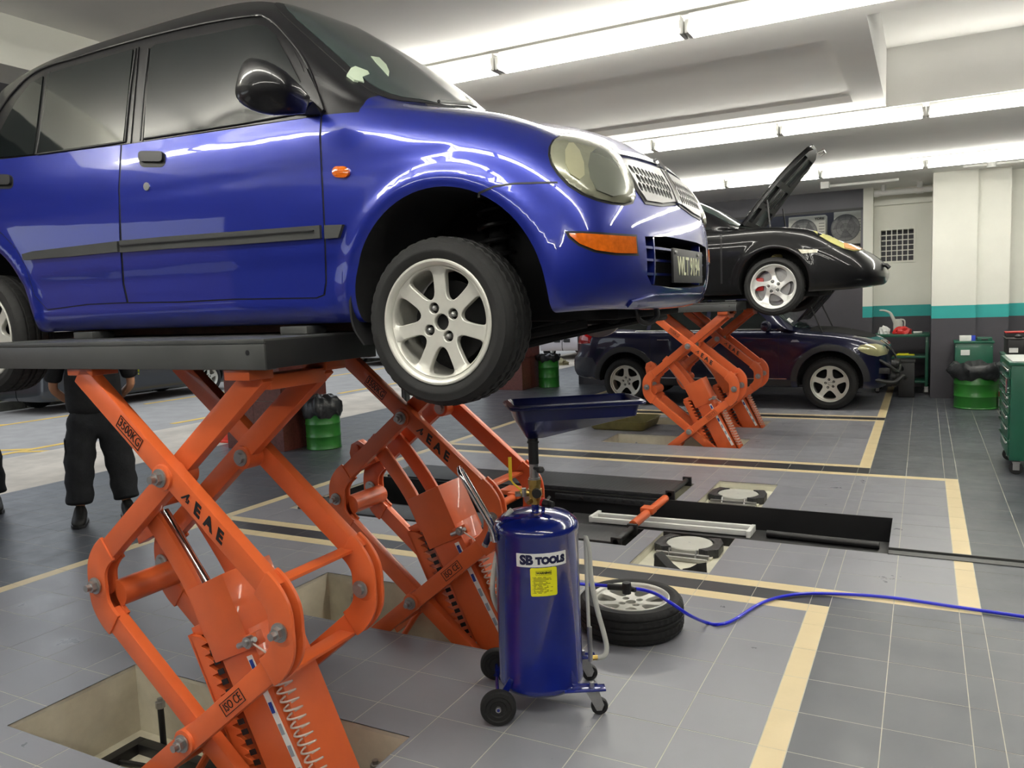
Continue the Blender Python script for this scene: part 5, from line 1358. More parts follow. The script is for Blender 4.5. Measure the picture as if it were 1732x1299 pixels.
g, sub, spar, tr = loft(PS, PY, .035, .03)
relax(g, min(i for i, s_ in enumerate(sub) if s_ > spar[11]), 4, PY)
bj = min(j for j, (t, k) in enumerate(tr) if k >= 7); xc2 = [row[bj].x for row in g]
pb = body_mesh('body', g, PY, BLKG, pc, fmat=lambda i, j: 0, mats=[BLKG, DARK], warp=pwarp)
PSF = Surf(pb)
cs_ = []
for cx, cz, r in (PAF, PAR): cs_ += [well(cx, cz, r, 8.4, 9.2), well(cx, cz, r, 2*PY-9.2, 2*PY-8.4)]
cut(pb, cs_, DARK)
def pp(name, poly, m, **k): return patch(name, PSF, poly, m, k.pop('parent', pc), **k)
pp('headlight', [(1376, 391), (1388, 392), (1404, 400), (1425, 411), (1452, 417), (1458, 423), (1445, 425), (1425, 420), (1404, 410), (1386, 399)], mat('yellowed_headlight', (190, 186, 120), rough=.15, coat=.8, noise=.08), off=.006, step=5, mirror=PY, bulge=.006)
pp('indicator_lens', [(1426, 412), (1452, 418), (1458, 423), (1444, 424), (1428, 420)], mat('pale_amber_lens', (214, 160, 110), rough=.2, coat=.7), off=.0145, step=4, mirror=PY)
pp('side_marker', [(1350, 422), (1384, 422), (1382, 427), (1356, 429)], mat('clear_marker_lens', (200, 196, 176), rough=.2, coat=.6), off=.006, step=4, mirror=PY)
pp('panel_gap', [(1218, 389), (1221, 389), (1222, 480), (1219, 480)], INK, off=.0015, step=4, mirror=PY)
pp('panel_gap', [(1346, 420), (1440, 417), (1440, 418.5), (1346, 421.5)], INK, off=.0015, step=5, mirror=PY)
wp = [Vector((x, PY+y)) for x, y in ((-1.86, -.62), (-1.78, -.40), (-1.76, 0), (-1.78, .40), (-1.86, .62), (-2.15, .56), (-2.50, .47), (-2.55, 0), (-2.50, -.47), (-2.15, -.56))]
pp('windscreen', chaikin(wp, 2), WGLASS, pj=pj_z, off=.005, step=.06)
for xa, xb in ((-2.10, -3.1),):
    pp('side_window', [Vector((xa, 2.375)), Vector((xa-.25, 2.54)), Vector((xa-.55, 2.68)), Vector((xb+.1, 2.70)), Vector((xb, 2.42))][::-1], GLASS, pj=pj_y, off=.005, step=.05, mirror=PY)
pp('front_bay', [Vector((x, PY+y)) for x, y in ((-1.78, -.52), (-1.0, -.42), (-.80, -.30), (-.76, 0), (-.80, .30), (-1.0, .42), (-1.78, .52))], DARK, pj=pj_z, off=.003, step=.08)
# raised front lid: outer skin, frame and inner liner
LA = Vector((-1.83, 0, 2.40)); LB = Vector((-1.075, 0, 3.235)); LD = (LB-LA); LN = Vector((LD.z, 0, -LD.x)).normalized()
def lidp(s, v, n): p = LA+LD*s+LN*n; return (p.x, PY+v, p.z)
lo = [(0, -.58), (.15, -.595), (.5, -.55), (.8, -.45), (.95, -.33), (1.0, -.15), (1.0, .15), (.95, .33), (.8, .45), (.5, .55), (.15, .595), (0, .58)]
b = MB()
def lf(n0, bul): return lambda s, v, t: lidp(s, v, n0+t-bul*(1-(v/.6)**2)-.03*math.sin(PI*s))
vs2, fs2 = tri2d(lo, [], .09)
def lid_plate(nm, poly, holes, n0, n1, m, bul=.05, par=None, step=.09):
    b = MB(); plate2d(b, poly, holes, lambda s, v, t: lidp(s, v, n0+t-bul*(1-(v/.6)**2)-.03*math.sin(PI*s)), n1-n0, step=step)
    return b.build(nm, m, par or pc, smooth=40)
lid = lid_plate('front_lid', lo, [], -.012, -.002, BLKG)
inn = grow(lo, -.03); hl_ = []
def rr_(a, b_, c, d, r=.02): return [Vector(p) for p in rrect(a, b_, c, d, r, 2)][::-1]
hl_ = [rr_(.30, .50, -.46, -.06), rr_(.30, .50, .06, .46), rr_(.56, .88, -.34, -.05), rr_(.56, .88, .05, .34), rr_(.07, .24, .10, .48), rr_(.07, .24, -.48, -.10)]
lid_plate('lid_frame', inn, hl_, -.001, .035, PLB, par=lid, step=.1)
lid_plate('lid_liner', grow(lo, -.06), [], .0, .006, mat('lid_liner_sheen', (84, 92, 90), rough=.25, noise=.15, nscale=4), par=lid)
for v in (-.40, -.32, -.24, -.16): 
    b = MB(); b.add([lidp(.28+.22*k, v+w, .04+dn) for k in (0, 1) for w, dn in ((-.018, 0), (.018, 0), (.018, .02), (-.018, .02))], [(0, 1, 2, 3), (7, 6, 5, 4), (0, 4, 5, 1), (1, 5, 6, 2), (2, 6, 7, 3), (3, 7, 4, 0)]); b.build('lid_rib', PLB, lid, bevel=.004)
MB().tube([lidp(.97, -.10, .04), lidp(1.02, -.10, .06), lidp(1.02, .10, .06), lidp(.97, .10, .04)], .012, 8).build('lid_latch', STEEL, lid)
MB().tube([(-1.50, PY-.60, 2.30), lidp(.35, -.54, .03)], .009, 8).build('gas_strut', PLB, pc); MB().tube([(-1.50, PY+.60, 2.30), lidp(.35, .54, .03)], .009, 8).build('gas_strut', PLB, pc)
MB().tube([(-.42, PY-.30, 1.91), (-.36, PY-.32, 1.90), (-.33, PY-.33, 1.87)], .022, 8).build('bumper_bracket', PLB, pc)
for q in (1, -1):
    f = (lambda y: y) if q > 0 else (lambda y: 2*PY-y)
    for xx in (-1.435, -3.86):
        make_wheel(pc, (xx, f(8.98), 1.72), .315, .235, .235, 'por', side=-q)
        MB().box(xx-.20, xx-.115, f(9.0)-.05, f(9.0)+.05, 1.68, 1.82).build('brake_caliper', RED, pc, bevel=.015)
        MB().cyl((xx, f(9.0), 1.72), (xx, f(9.3), 1.72), .05, 12).build('hub', DARK, pc)
MB().tube([(-1.44, 8.93, 2.02), (-1.44, 9.03, 2.04), (-1.40, 9.12, 2.04)], .03, 10).build('spring_seat', OLIVE, pc)
MB().box(-3.9, -1.0, 9.1, 2*PY-9.1, 1.60, 1.66).build('undertray', DARK, pc, bevel=.01)

# ------------------------------------------------------------------ the dark blue SUV behind
XY = 12.64
xc = thing('suv_car', (-2.6, XY, 0), 'dark navy SUV with open bonnet and front bumper removed beside the workbench', 'car')
def xr(x, w_, zb, zsh, ztop, gl=None):
    r = [(x, w_*.84, zb), (x, w_*.94, zb), (x, w_*.965, zb+.08), (x, w_*.985, zb+.26), (x, w_, zb+.50), (x, w_*.995, zsh-.12), (x, w_*.975, zsh-.03), (x, w_*.945, zsh)]
    if gl: r += [(x, gl[0]*1.12, zsh+(gl[1]-zsh)*.55), (x, gl[0], gl[1]), (x, gl[0]*.65, ztop-.02), (x, 0, ztop)]
    else: r += [(x, w_*.84, zsh+.015), (x, w_*.64, (zsh*.5+ztop*.5)+.01), (x, w_*.35, ztop-.005), (x, 0, ztop)]
    return r
XS = []
XS.append([(-5.06, .01, .42), (-5.10, .01, .44), (-5.13, .01, .52), (-5.13, .01, .70), (-5.06, .01, .82), (-5.03, .01, .95), (-5.02, .01, 1.05), (-5.0, .01, 1.13), (-4.80, .01, 1.45), (-4.66, .01, 1.62), (-4.50, .01, 1.69), (-4.1, 0, 1.73)])
XS.append([(-5.0, .62, .42), (-5.03, .66, .44), (-5.06, .70, .52), (-5.06, .71, .70), (-5.0, .71, .82), (-4.98, .70, .95), (-4.97, .69, 1.05), (-4.95, .67, 1.13), (-4.77, .58, 1.45), (-4.64, .50, 1.60), (-4.48, .35, 1.68), (-4.1, 0, 1.73)])
XS.append([(-4.80, .78, .40), (-4.82, .84, .42), (-4.84, .87, .50), (-4.84, .89, .70), (-4.80, .90, .85), (-4.80, .89, .98), (-4.79, .87, 1.08), (-4.78, .84, 1.14), (-4.66, .72, 1.45), (-4.56, .62, 1.58), (-4.42, .40, 1.67), (-4.1, 0, 1.73)])
XS += [xr(-4.4, .93, .36, 1.15, 1.725, (.62, 1.64)), xr(-3.8, .93, .32, 1.14, 1.75, (.64, 1.67)), xr(-3.0, .93, .31, 1.13, 1.76, (.64, 1.68)), xr(-2.5, .93, .31, 1.12, 1.745, (.64, 1.66)), xr(-2.15, .93, .31, 1.115, 1.62, (.68, 1.53)), xr(-1.88, .93, .31, 1.11, 1.40, (.76, 1.31)), xr(-1.68, .93, .31, 1.10, 1.22, (.84, 1.15)), xr(-1.5, .93, .32, 1.075, 1.14), xr(-1.15, .93, .33, 1.04, 1.11)]
SP3 = (-.95, 0, 1.09)
XS.append([(-.80, .72, .30), (-.78, .85, .30), (-.76, .885, .38), (-.75, .90, .55), (-.75, .905, .72), (-.76, .90, .86), (-.78, .87, .95), (-.80, .83, .99), (-.83, .75, 1.01), (-.86, .55, 1.03), (-.90, .30, 1.06), SP3])
XS.append([(-.62, .70, .30), (-.56, .76, .30), (-.53, .78, .38), (-.52, .79, .55), (-.52, .79, .70), (-.54, .785, .82), (-.57, .76, .90), (-.61, .72, .94), (-.66, .65, .97), (-.74, .48, 1.0), (-.85, .25, 1.05), SP3])
XS.append([(-.52, .48, .31), (-.46, .50, .31), (-.43, .51, .38), (-.42, .52, .55), (-.42, .52, .70), (-.44, .51, .81), (-.47, .50, .88), (-.52, .47, .92), (-.58, .42, .95), (-.68, .31, .99), (-.82, .16, 1.04), SP3])
XS.append([(-.48, .0, .31), (-.41, .0, .31), (-.38, .0, .38), (-.37, .0, .55), (-.37, .0, .70), (-.39, .0, .81), (-.42, .0, .88), (-.47, .0, .92), (-.54, .0, .95), (-.65, .0, .99), (-.80, .0, 1.04), SP3])
XAF = (-1.15, .40, .43); XAR = (-4.12, .40, .43)
def xwarp(p):
    p = p.copy()
    for cx, cz, r in (XAF, XAR):
        d = math.hypot(p.x-cx, p.z-cz)
        if d < r+.2 and p.y < XY-.7:
            e = d-r; p.y -= .02/(1+math.exp((e-.075)/.012))
    return p
g, sub, spar, tr = loft(XS, XY, .045, .035)
xb_ = body_mesh('body', g, XY, NAVY, xc, fmat=lambda i, j: 0, mats=[NAVY, DARK], warp=xwarp)
XSF = Surf(xb_)
cs_ = []
for cx, cz, r in (XAF, XAR): cs_ += [well(cx, cz, r, 11.2, 12.05), well(cx, cz, r, 2*XY-12.05, 2*XY-11.2)]
cut(xb_, cs_, DARK)
def xp(name, poly, m, **k): return patch(name, XSF, poly, m, k.pop('parent', xc), **k)
V2 = lambda L: [Vector(p) for p in L]
def arcband(cx, cz, r0, r1, a0, a1, n=24):
    return V2([(cx+r1*math.cos(math.radians(a0+(a1-a0)*k/n)), cz+r1*math.sin(math.radians(a0+(a1-a0)*k/n))) for k in range(n+1)]+[(cx+r0*math.cos(math.radians(a1+(a0-a1)*k/n)), cz+r0*math.sin(math.radians(a1+(a0-a1)*k/n))) for k in range(n+1)])
for cx, cz, r in (XAF, XAR): xp('arch_trim', arcband(cx, cz, r+.004, r+.085, 0, 180), mat('arch_plastic', (30, 30, 33), rough=.6), pj=pj_y, off=.006, step=.05, mirror=XY)
xp('sill_trim', V2([(-3.60, .315), (-1.66, .315), (-1.66, .41), (-3.60, .41)]), mat('arch_plastic', (30, 30, 33)), pj=pj_y, off=.006, step=.07, mirror=XY)
xp('sill_strip', V2([(-3.55, .425), (-1.72, .425), (-1.72, .437), (-3.55, .437)]), CHROME, pj=pj_y, off=.008, step=.07, mirror=XY)
for x in (-1.83, -2.86, -3.72): xp('panel_gap', V2([(x, .46), (x+.006, .46), (x+.012, 1.10), (x+.006, 1.10)]), INK, pj=pj_y, off=.0015, step=.06, mirror=XY)
xp('side_window', V2([(-1.92, 1.145), (-2.02, 1.28), (-2.30, 1.52), (-2.82, 1.62), (-2.82, 1.15)]), GLASS, pj=pj_y, off=.005, step=.06, mirror=XY)
xp('side_window', V2([(-2.88, 1.15), (-2.88, 1.62), (-3.68, 1.60), (-3.72, 1.15)]), GLASS, pj=pj_y, off=.005, step=.06, mirror=XY)
xp('side_window', V2([(-3.78, 1.16), (-3.75, 1.59), (-4.22, 1.52), (-4.50, 1.20)]), GLASS, pj=pj_y, off=.005, step=.06, mirror=XY)
for x in (-2.05, -3.05, ): xp('window_frame', V2([(x+.2, 1.128), (x-.9, 1.138), (x-.9, 1.15), (x+.2, 1.14)]), CHROME, pj=pj_y, off=.007, step=.06, mirror=XY)
for x in (-2.62, -3.50): xp('door_handle', V2(rrect(x-.10, x+.10, .985, 1.02, .012, 2)), NAVY, pj=pj_y, off=.03, step=.03, mirror=XY)
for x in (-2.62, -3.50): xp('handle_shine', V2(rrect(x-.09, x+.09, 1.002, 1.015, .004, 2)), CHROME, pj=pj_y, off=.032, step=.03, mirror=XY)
xp('side_repeater', V2([(-1.66, .955), (-1.54, .955), (-1.57, .985), (-1.64, .985)]), STEEL, pj=pj_y, off=.008, step=.02, mirror=XY)
xp('headlight', [(1450, 590), (1455, 584), (1468, 582), (1482, 582), (1495, 585), (1503, 592), (1500, 599), (1484, 603), (1468, 600), (1456, 595)], mat('hazy_headlight', (176, 172, 130), rough=.15, coat=.8, metal=.3, noise=.1), off=.006, step=4, mirror=XY, bulge=.012)
xp('tail_light', V2([(-4.98, .95), (-4.70, .97), (-4.66, 1.10), (-4.80, 1.16), (-4.93, 1.14)]), REDL, pj=pj_y, off=.008, step=.03, mirror=XY, bulge=.01)
xp('bumper_cover', V2([(-5.02, .45), (-4.62, .45), (-4.60, .62), (-4.66, .74), (-5.02, .76)]), mat('bumper_grey', (34, 36, 48), rough=.4, coat=.3), pj=pj_y, off=.004, step=.05, mirror=XY)
wp = [Vector((x, XY+y)) for x, y in ((-1.62, -.72), (-1.52, -.4), (-1.50, 0), (-1.52, .4), (-1.62, .72), (-2.0, .66), (-2.28, .56), (-2.33, 0), (-2.28, -.56), (-2.0, -.66))]
wsx = xp('windscreen', chaikin(wp, 2), WGLASS, pj=pj_z, off=.005, step=.07)
xp('paper_notice', [Vector((x, XY+y)) for x, y in ((-1.76, -.62), (-1.70, -.62), (-1.70, -.40), (-1.76, -.40))], WHITE, pj=pj_z, off=.009, step=.05, parent=wsx)
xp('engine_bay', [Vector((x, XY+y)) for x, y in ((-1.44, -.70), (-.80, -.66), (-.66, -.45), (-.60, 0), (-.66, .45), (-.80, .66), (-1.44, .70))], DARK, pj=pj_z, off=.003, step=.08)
# open bonnet
HA = Vector((-1.62, 0, 1.20)); HB = Vector((-1.00, 0, 1.93)); HD = HB-HA; HN = Vector((HD.z, 0, -HD.x)).normalized()
hb = [(0, -.72), (.5, -.74), (.85, -.64), (1.0, -.45), (1.03, 0), (1.0, .45), (.85, .64), (.5, .74), (0, .72)]
def hoodplate(nm, poly, holes, n0, n1, m, par, z=.04):
    b = MB(); plate2d(b, poly, holes, lambda s, v, t: tuple(HA+HD*s+HN*(n0+t-z*(1-(v/.8)**2))+Vector((0, XY+v, 0))), n1-n0, step=.1); return b.build(nm, m, par, smooth=40)
hd_ = hoodplate('bonnet', hb, [], -.012, -.002, NAVY, xc); hoodplate('bonnet_liner', grow(hb, -.04), [rr_(.1, .9, -.3, -.03), rr_(.1, .9, .03, .3), rr_(.15, .75, -.6, -.36), rr_(.15, .75, .36, .6)], .0, .02, PLB, hd_)
for s in (-1, 1): MB().tube([(-1.25, XY+s*.74, 1.05), (-1.42, XY+s*.70, 1.44)], .010, 8).build('bonnet_strut', PLB, xc)
# exposed front end
for nm, bx, m in (('crash_beam', (-.42, -.30, 12.0, 13.25, .48, .60), PLB), ('radiator', (-.50, -.44, 12.1, 13.2, .35, .85), DARK)):
    MB().box(*bx).build(nm, m, xc, bevel=.01)
for k, (y, z, r) in enumerate(((12.02, .45, .07), (11.98, .62, .06), (12.15, .38, .09), (12.3, .55, .08))):
    MB().lathe([(0, 0), (r, .0), (r*1.05, .05), (r*.6, .09), (0, .1)], o=(-.38, y, z), axis='x', seg=16).build('duct', PLB, xc)
MB().tube(catmull([(-.55, 11.86, .70), (-.40, 11.88, .60), (-.30, 11.95, .52), (-.28, 12.2, .58), (-.26, 12.5, .50)], 5), .022, 8).build('wiring_loom', PLB, xc)
MB().tube(catmull([(-.60, 11.84, .42), (-.36, 11.9, .38), (-.25, 12.0, .45), (-.22, 12.3, .40)], 5), .03, 8).build('brake_duct', PLB, xc)
MB().box(-.62, -.40, 11.84, 11.90, .50, .58).build('bumper_bracket', PLB, xc, bevel=.01)
MB().tube(catmull([(-.52, 11.93, .96), (-.42, 11.98, .88), (-.36, 12.05, .78), (-.33, 12.1, .70)], 5), .014, 8).build('grille_edge', CHROME, xc)
mo = MB(); mo.lathe([(0, -.11), (.05, -.10), (.075, -.03), (.075, .04), (.05, .10), (0, .11)], o=(-1.98, 11.60, 1.19), axis='y', seg=16); mo.build('door_mirror', NAVY, xc); MB().box(-2.01, -1.95, 11.66, 11.78, 1.12, 1.17).build('mirror_arm', PLB, xc, bevel=.008)
for q in (1, -1):
    f = (lambda y: y) if q > 0 else (lambda y: 2*XY-y)
    for xx in (-1.15, -4.12): make_wheel(xc, (xx, f(11.84), .365), .365, .255, .25, 'x5', side=-q)

# ------------------------------------------------------------------ parked cars in the street (simple side ribs)
def simple_car(root, x0, x1, yc, zb, hw, belt, roof, m, nose=.95, wr=.31, wb=(.18, .80), axis='x', van=False, rev=False, glass=GLASS):
    """car built along +x from x0 (rear) to x1 (front) around yc; returned parented to root"""
    L = x1-x0; X = lambda t: x0+L*t
    def rb(t, w_, zs, zt, gl=None, zb_=zb):
        x = X(t); r = [(x, w_*.8, zb_), (x, w_*.93, zb_), (x, w_*.97, zb_+.08), (x, w_*.985, zb_+.2), (x, w_, zb_+.35), (x, w_, zs-.12), (x, w_*.98, zs-.03), (x, w_*.95, zs)]
        if gl: r += [(x, gl[0]*1.1, zs+(gl[1]-zs)*.5), (x, gl[0], gl[1]), (x, gl[0]*.6, zt-.015), (x, 0, zt)]
        else: r += [(x, w_*.86, zs+.01), (x, w_*.66, (zs+zt)/2+.01), (x, w_*.35, zt), (x, 0, zt)]
        return r
    def endrib(t0, wmul, rear):
        sgn = -1 if rear else 1; e = X(t0); zs = belt if rear else nose-.08
        zt = roof-.03 if rear else nose+.02
        k = [0, .02, .04, .04, .03, .01, 0, -.01]
        z8 = [zb+.02, zb+.04, zb+.10, zb+.22, zb+.35, zs-.12, zs-.03, zs]
        r = [(e+sgn*k[i], max(.01, hw*wmul), z8[i]) for i in range(8)]
        ins = (.05, .10, .22, .5) if rear else (.04, .12, .25, .45)
        zz = (zs+(zt-zs)*.5, zs+(zt-zs)*.88, zt-.01, zt) if rear else (zs+.03, zs+.06, zt-.02, zt)
        for i in range(4): r.append((e-sgn*ins[i], (hw*wmul*(.9, .82, .5, 0)[i]) if i < 3 else 0, zz[i]))
        return r
    R = [endrib(0, .004, True), endrib(0, .6, True), endrib(.012, .86, True)]
    g1 = (hw*.76, roof-.09)
    R += [rb(.09, hw, belt, roof-.02, g1), rb(.3, hw, belt, roof, g1), rb(.5, hw, belt, roof, g1), rb(.60, hw, belt, roof-.03, g1)]
    R += [rb(.72, hw, belt-.01, (belt+roof)/2, (hw*.84, (belt+roof)/2-.06)), rb(.80, hw, nose+.03, nose+.06), rb(.90, hw*.98, nose-.02, nose+.02)]
    R += [endrib(.985, .86, False), endrib(1, .6, False), endrib(1, .004, False)]
    g, a_, b_, c_ = loft(R, yc, .09, .07)
    bo = body_mesh('body', g, yc, m, root, mats=[m, DARK], fmat=lambda i, j: 0); S_ = Surf(bo)
    cc = [well(X(t), zb+wr*.62, wr+.05, yc-hw-.3, yc-hw+.26) for t in wb]+[well(X(t), zb+wr*.62, wr+.05, yc+hw-.26, yc+hw+.3) for t in wb]
    cut(bo, cc, DARK)
    patch('side_window', S_, V2([(X(.10), belt+.05), (X(.12), roof-.12), (X(.36), roof-.10), (X(.36), belt+.05)]), glass, root, pj=lambda u, v: (Vector((u, yc-5, v)), Vector((0, 1, 0))), off=.006, step=.12, mirror=yc)
    patch('side_window', S_, V2([(X(.38), belt+.05), (X(.38), roof-.10), (X(.60), roof-.13), (X(.73), belt+.05)]), glass, root, pj=lambda u, v: (Vector((u, yc-5, v)), Vector((0, 1, 0))), off=.006, step=.12, mirror=yc)
    return bo, S_, X

def street_car(name, loc, rz, label, L_, zb, hw, belt, roof, m, nose, wr=.31):
    r = thing(name, (0, 0, 0), label, 'car')
    bo, S_, X_ = simple_car(r, -L_/2, L_/2, 0, zb, hw, belt, roof, m, nose=nose, wr=wr)
    for t in (.18, .80):
        for q in (1, -1): make_wheel(r, (X_(t), q*-(hw-.11), wr), wr, .19, wr*.66, 'x5', side=-q, disc=False, nut=False)
    r.location = loc; r.rotation_euler = (0, 0, rz)
    return r, S_
street_car('parked_van', (-14.5, 10.75, -.02), PI/2, 'dark van parked along the kerb across the street', 4.5, .22, .86, 1.12, 1.86, mat('charcoal_car_paint', (40, 44, 50), rough=.3, coat=.8), 1.05, .32)
street_car('parked_saloon', (-14.5, 20.6, -.02), PI/2, 'pale grey car parked farther along the kerb across the street', 4.2, .22, .84, .95, 1.45, mat('pale_grey_car_paint', (190, 192, 190), rough=.3, coat=.8), .85, .31)
mv, S_ = street_car('parked_hatchback', (-9.15, 22.6, -.02), PI/2, 'silver hatchback seen from behind, parked on the street past the green drum', 3.7, .24, .83, .98, 1.52, SILV, .95, .29)
_l = mv.location.copy(), mv.rotation_euler.copy(); mv.location = (0, 0, 0)
def back(name, poly, m, off=.008):
    return patch(name, S_, [Vector(p) for p in poly], m, mv, pj=lambda u, v: (Vector((-6, -u, v)), Vector((1, 0, 0))), off=off, step=.08)
back('rear_window', [(-.60, 1.02), (.60, 1.02), (.50, 1.38), (-.50, 1.38)], mat('pale_rear_glass', (150, 165, 160), rough=.1, coat=.6), .02)
for s_ in (-1, 1):
    P = [(s_*.58, .80), (s_*.80, .78), (s_*.78, 1.10), (s_*.66, 1.12)]
    back('tail_lamp', P if s_ > 0 else P[::-1], REDL, .02)
back('number_plate', [(-.24, .50), (.24, .50), (.24, .60), (-.24, .60)], INK, .02)
back('badge', [(-.06, .88), (.06, .88), (.06, .94), (-.06, .94)], CHROME, .02)
mv.location = _l[0]
# ================================================================== drums, benches, cabinets
def drum(loc, r, h, bag, label, bagh=.18, bagr=1.12, soft=False):
    x, y = loc; t = thing('steel_drum', (x, y, 0), label, 'drum', 'green steel drums')
    pf = [(0, .012), (r*.97, .012), (r*.99, 0), (r*1.02, .006), (r*1.02, .014), (r, .02)]
    for k in (1, 2):
        z = h*k/3; pf += [(r, z-.012), (r*1.025, z-.004), (r*1.025, z+.004), (r, z+.012)]
    pf += [(r, h-.02), (r*1.02, h-.014), (r*1.02, h), (r*.97, h), (r*.97, h-.03), (0, h-.03)]
    MB().lathe(pf, o=(x, y, 0), seg=40).build('drum_shell', GREENP, t, smooth=40)
    if bag:
        rings = []; sg = 48
        pfb = [(1.03, h-.07), (1.10, h-.05), (bagr*1.05, h-.01), (bagr*1.06, h+.03), (bagr*1.0, h+bagh*.55), (.9, h+bagh*.85), (.6, h+bagh), (.2, h+bagh*.9), (.0, h+bagh*.88)] if not soft else [(1.04, h-.10), (1.16, h-.07), (bagr*1.1, h-.02), (bagr*1.12, h+.04), (bagr*1.0, h+bagh*.7), (bagr*.92, h+bagh*.62), (.7, h+.02), (.4, h-.05), (0, h-.08)]
        rnd = random.Random(int(abs(x)*100)+3); ph = [rnd.uniform(0, 6) for _ in range(6)]
        for i, (q, z) in enumerate(pfb):
            ring = []
            for k in range(sg):
                a = 2*PI*k/sg; w_ = 1+(.06*math.sin(7*a+ph[0]+i*.6)+.045*math.sin(13*a+ph[1]+i)+.02*math.sin(23*a+ph[2]))*(1 if i else .3)
                zz = z+(.02*math.sin(5*a+ph[3]+i)+.012*math.sin(11*a+ph[4]))*(q > .1)
                ring.append((x+math.cos(a)*r*q*w_, y+math.sin(a)*r*q*w_, zz))
            rings.append(ring)
        MB().rings(rings, (False, False)).build('bin_liner', BAGM, t, smooth=60)
drum((-6.42, 7.33), .205, .46, True, 'green steel drum with a grey liner beside the near maroon pillar', .17, 1.06)
drum((-6.48, 13.98), .20, .58, True, 'green steel drum with black liner beside the far maroon pillar', .05, 1.1)
drum((.645, 12.36), .265, .50, True, 'large green steel drum with crumpled black bin bag near the back wall', .15, 1.16, soft=True)
# green cabinet behind the drum
gc = thing('tool_cabinet', (.63, 13.0, 0), 'green steel cabinet with a white label behind the large green drum', 'cabinet')
MB().box(.40, .86, 12.78, 13.24, .10, .86).build('body', DGREEN, gc, bevel=.006)
MB().box(.385, .875, 12.765, 13.25, .845, .875).build('top', DGREEN, gc, bevel=.004)
MB().box(.47, .58, 12.772, 12.78, .68, .755).build('paper_label', WHITE, gc, smooth=0)
for x in (.41, .84): MB().cyl((x, 12.775, .80), (x, 12.78, .80), .008, 8).build('screw', STEEL, gc)
def caster(x, y, par, r=.045):
    MB().cyl((x, y-.015, r), (x, y+.015, r), r, 18).build('caster_wheel', PLB, par)
    MB().box(x-.025, x+.025, y-.022, y-.017, r*.7, .115).box(x-.025, x+.025, y+.017, y+.022, r*.7, .115).box(x-.03, x+.03, y-.03, y+.03, .10, .115).build('caster_fork', STEEL, par)
for x in (.44, .82):
    for y in (12.82, 13.2): caster(x, y, gc)
q = MB().box(.455, .60, 12.86, 12.98, .876, .95).build('carton', WHITE, None, bevel=.002); tag(q, 'white carton with a blue end on top of the green cabinet', 'box')
MB().box(.601, .65, 12.86, 12.98, .877, .949).build('blue_end', mat('carton_blue', (30, 60, 180), rough=.4), q, smooth=0)
q = MB().box(.67, .85, 12.84, 13.0, .876, .925).build('parts_case', DGREEN, None, bevel=.008); tag(q, 'small dark green case on top of the green cabinet', 'case')
MB().box(.72, .80, 12.83, 12.842, .885, .905).build('case_latch', PLB, q, bevel=.002)
# tool trolley cut by the right edge of the picture
tt = thing('tool_trolley', (1.0, 8.35, 0), 'dark green wheeled tool trolley with many drawers at the right edge', 'tool trolley')
MB().box(.672, 1.36, 7.95, 8.74, .13, .975).build('body', DGREEN, tt, bevel=.008)
MB().box(.655, 1.375, 7.935, 8.755, .955, .985).build('top_rim', DGREEN, tt, bevel=.006); MB().box(.68, 1.35, 7.96, 8.73, .984, .992).build('top_mat', mat('grey_top_mat', (190, 194, 190), rough=.5), tt, smooth=0)
zz = [.16, .30, .42, .52, .61, .69, .77, .85, .93]
for a, b_ in zip(zz[:-1], zz[1:]):
    d = MB().box(.660, .672, 7.99, 8.70, a+.006, b_-.006).build('drawer', DGREEN, tt, bevel=.003)
    MB().box(.640, .661, 8.0, 8.69, b_-.030, b_-.010).build('drawer_handle', CHROME, d, bevel=.004)
for y in (8.02, 8.67):
    caster(.73, y, tt, .055); caster(1.30, y, tt, .055)
MB().tube([(.66, 7.97, .84), (.64, 7.95, .84), (.64, 7.95, .72), (.66, 7.97, .72)], .008, 8).build('side_catch', CHROME, tt)
# second cabinet with black chest
c2 = thing('tool_cabinet', (1.25, 11.3, 0), 'green cabinet standing behind the tool trolley at the right edge', 'cabinet')
MB().box(.86, 1.6, 10.95, 11.6, .10, .80).build('body', DGREEN, c2, bevel=.006); MB().box(.85, 1.61, 10.94, 11.61, .79, .815).build('top', DGREEN, c2, bevel=.004)
for x in (.91, 1.55):
    for y in (11.0, 11.55): caster(x, y, c2)
ch = thing('tool_chest', (1.2, 11.25, .816), 'black tool chest with a red lid on the cabinet at the right edge', 'tool chest')
MB().box(.885, 1.5, 10.98, 11.5, .817, 1.0).build('body', PLB, ch, bevel=.01); MB().box(.87, 1.52, 10.965, 11.52, 1.0, 1.012).box(.89, 1.5, 11.3, 11.5, 1.012, 1.06).build('tray', PLB, ch, bevel=.004, kind='stuff')
MB().box(.885, 1.5, 11.28, 11.5, 1.06, 1.075).build('lid', RED, ch, bevel=.004); MB().box(.90, .99, 10.972, 10.98, .845, .90).build('paper_label', WHITE, ch, smooth=0)
MB().lathe([(0, 0), (.035, 0), (.04, .02), (.02, .04), (0, .045)], o=(1.0, 11.1, 1.012), seg=12).build('socket_set', PLB, ch)
# can by the drum
cn = thing('spray_can', (.955, 12.25, 0), 'white and red can on the floor right of the large green drum', 'can')
MB().lathe([(0, 0), (.052, 0), (.055, .01), (.055, .24), (.045, .27), (.02, .29), (.02, .31), (0, .31)], o=(.955, 12.25, 0), seg=24).build('can_body', WHITE, cn); MB().lathe([(.0555, .17), (.0558, .175), (.0558, .23), (.0555, .235)], o=(.955, 12.25, 0), seg=24).build('red_band', RED, cn)
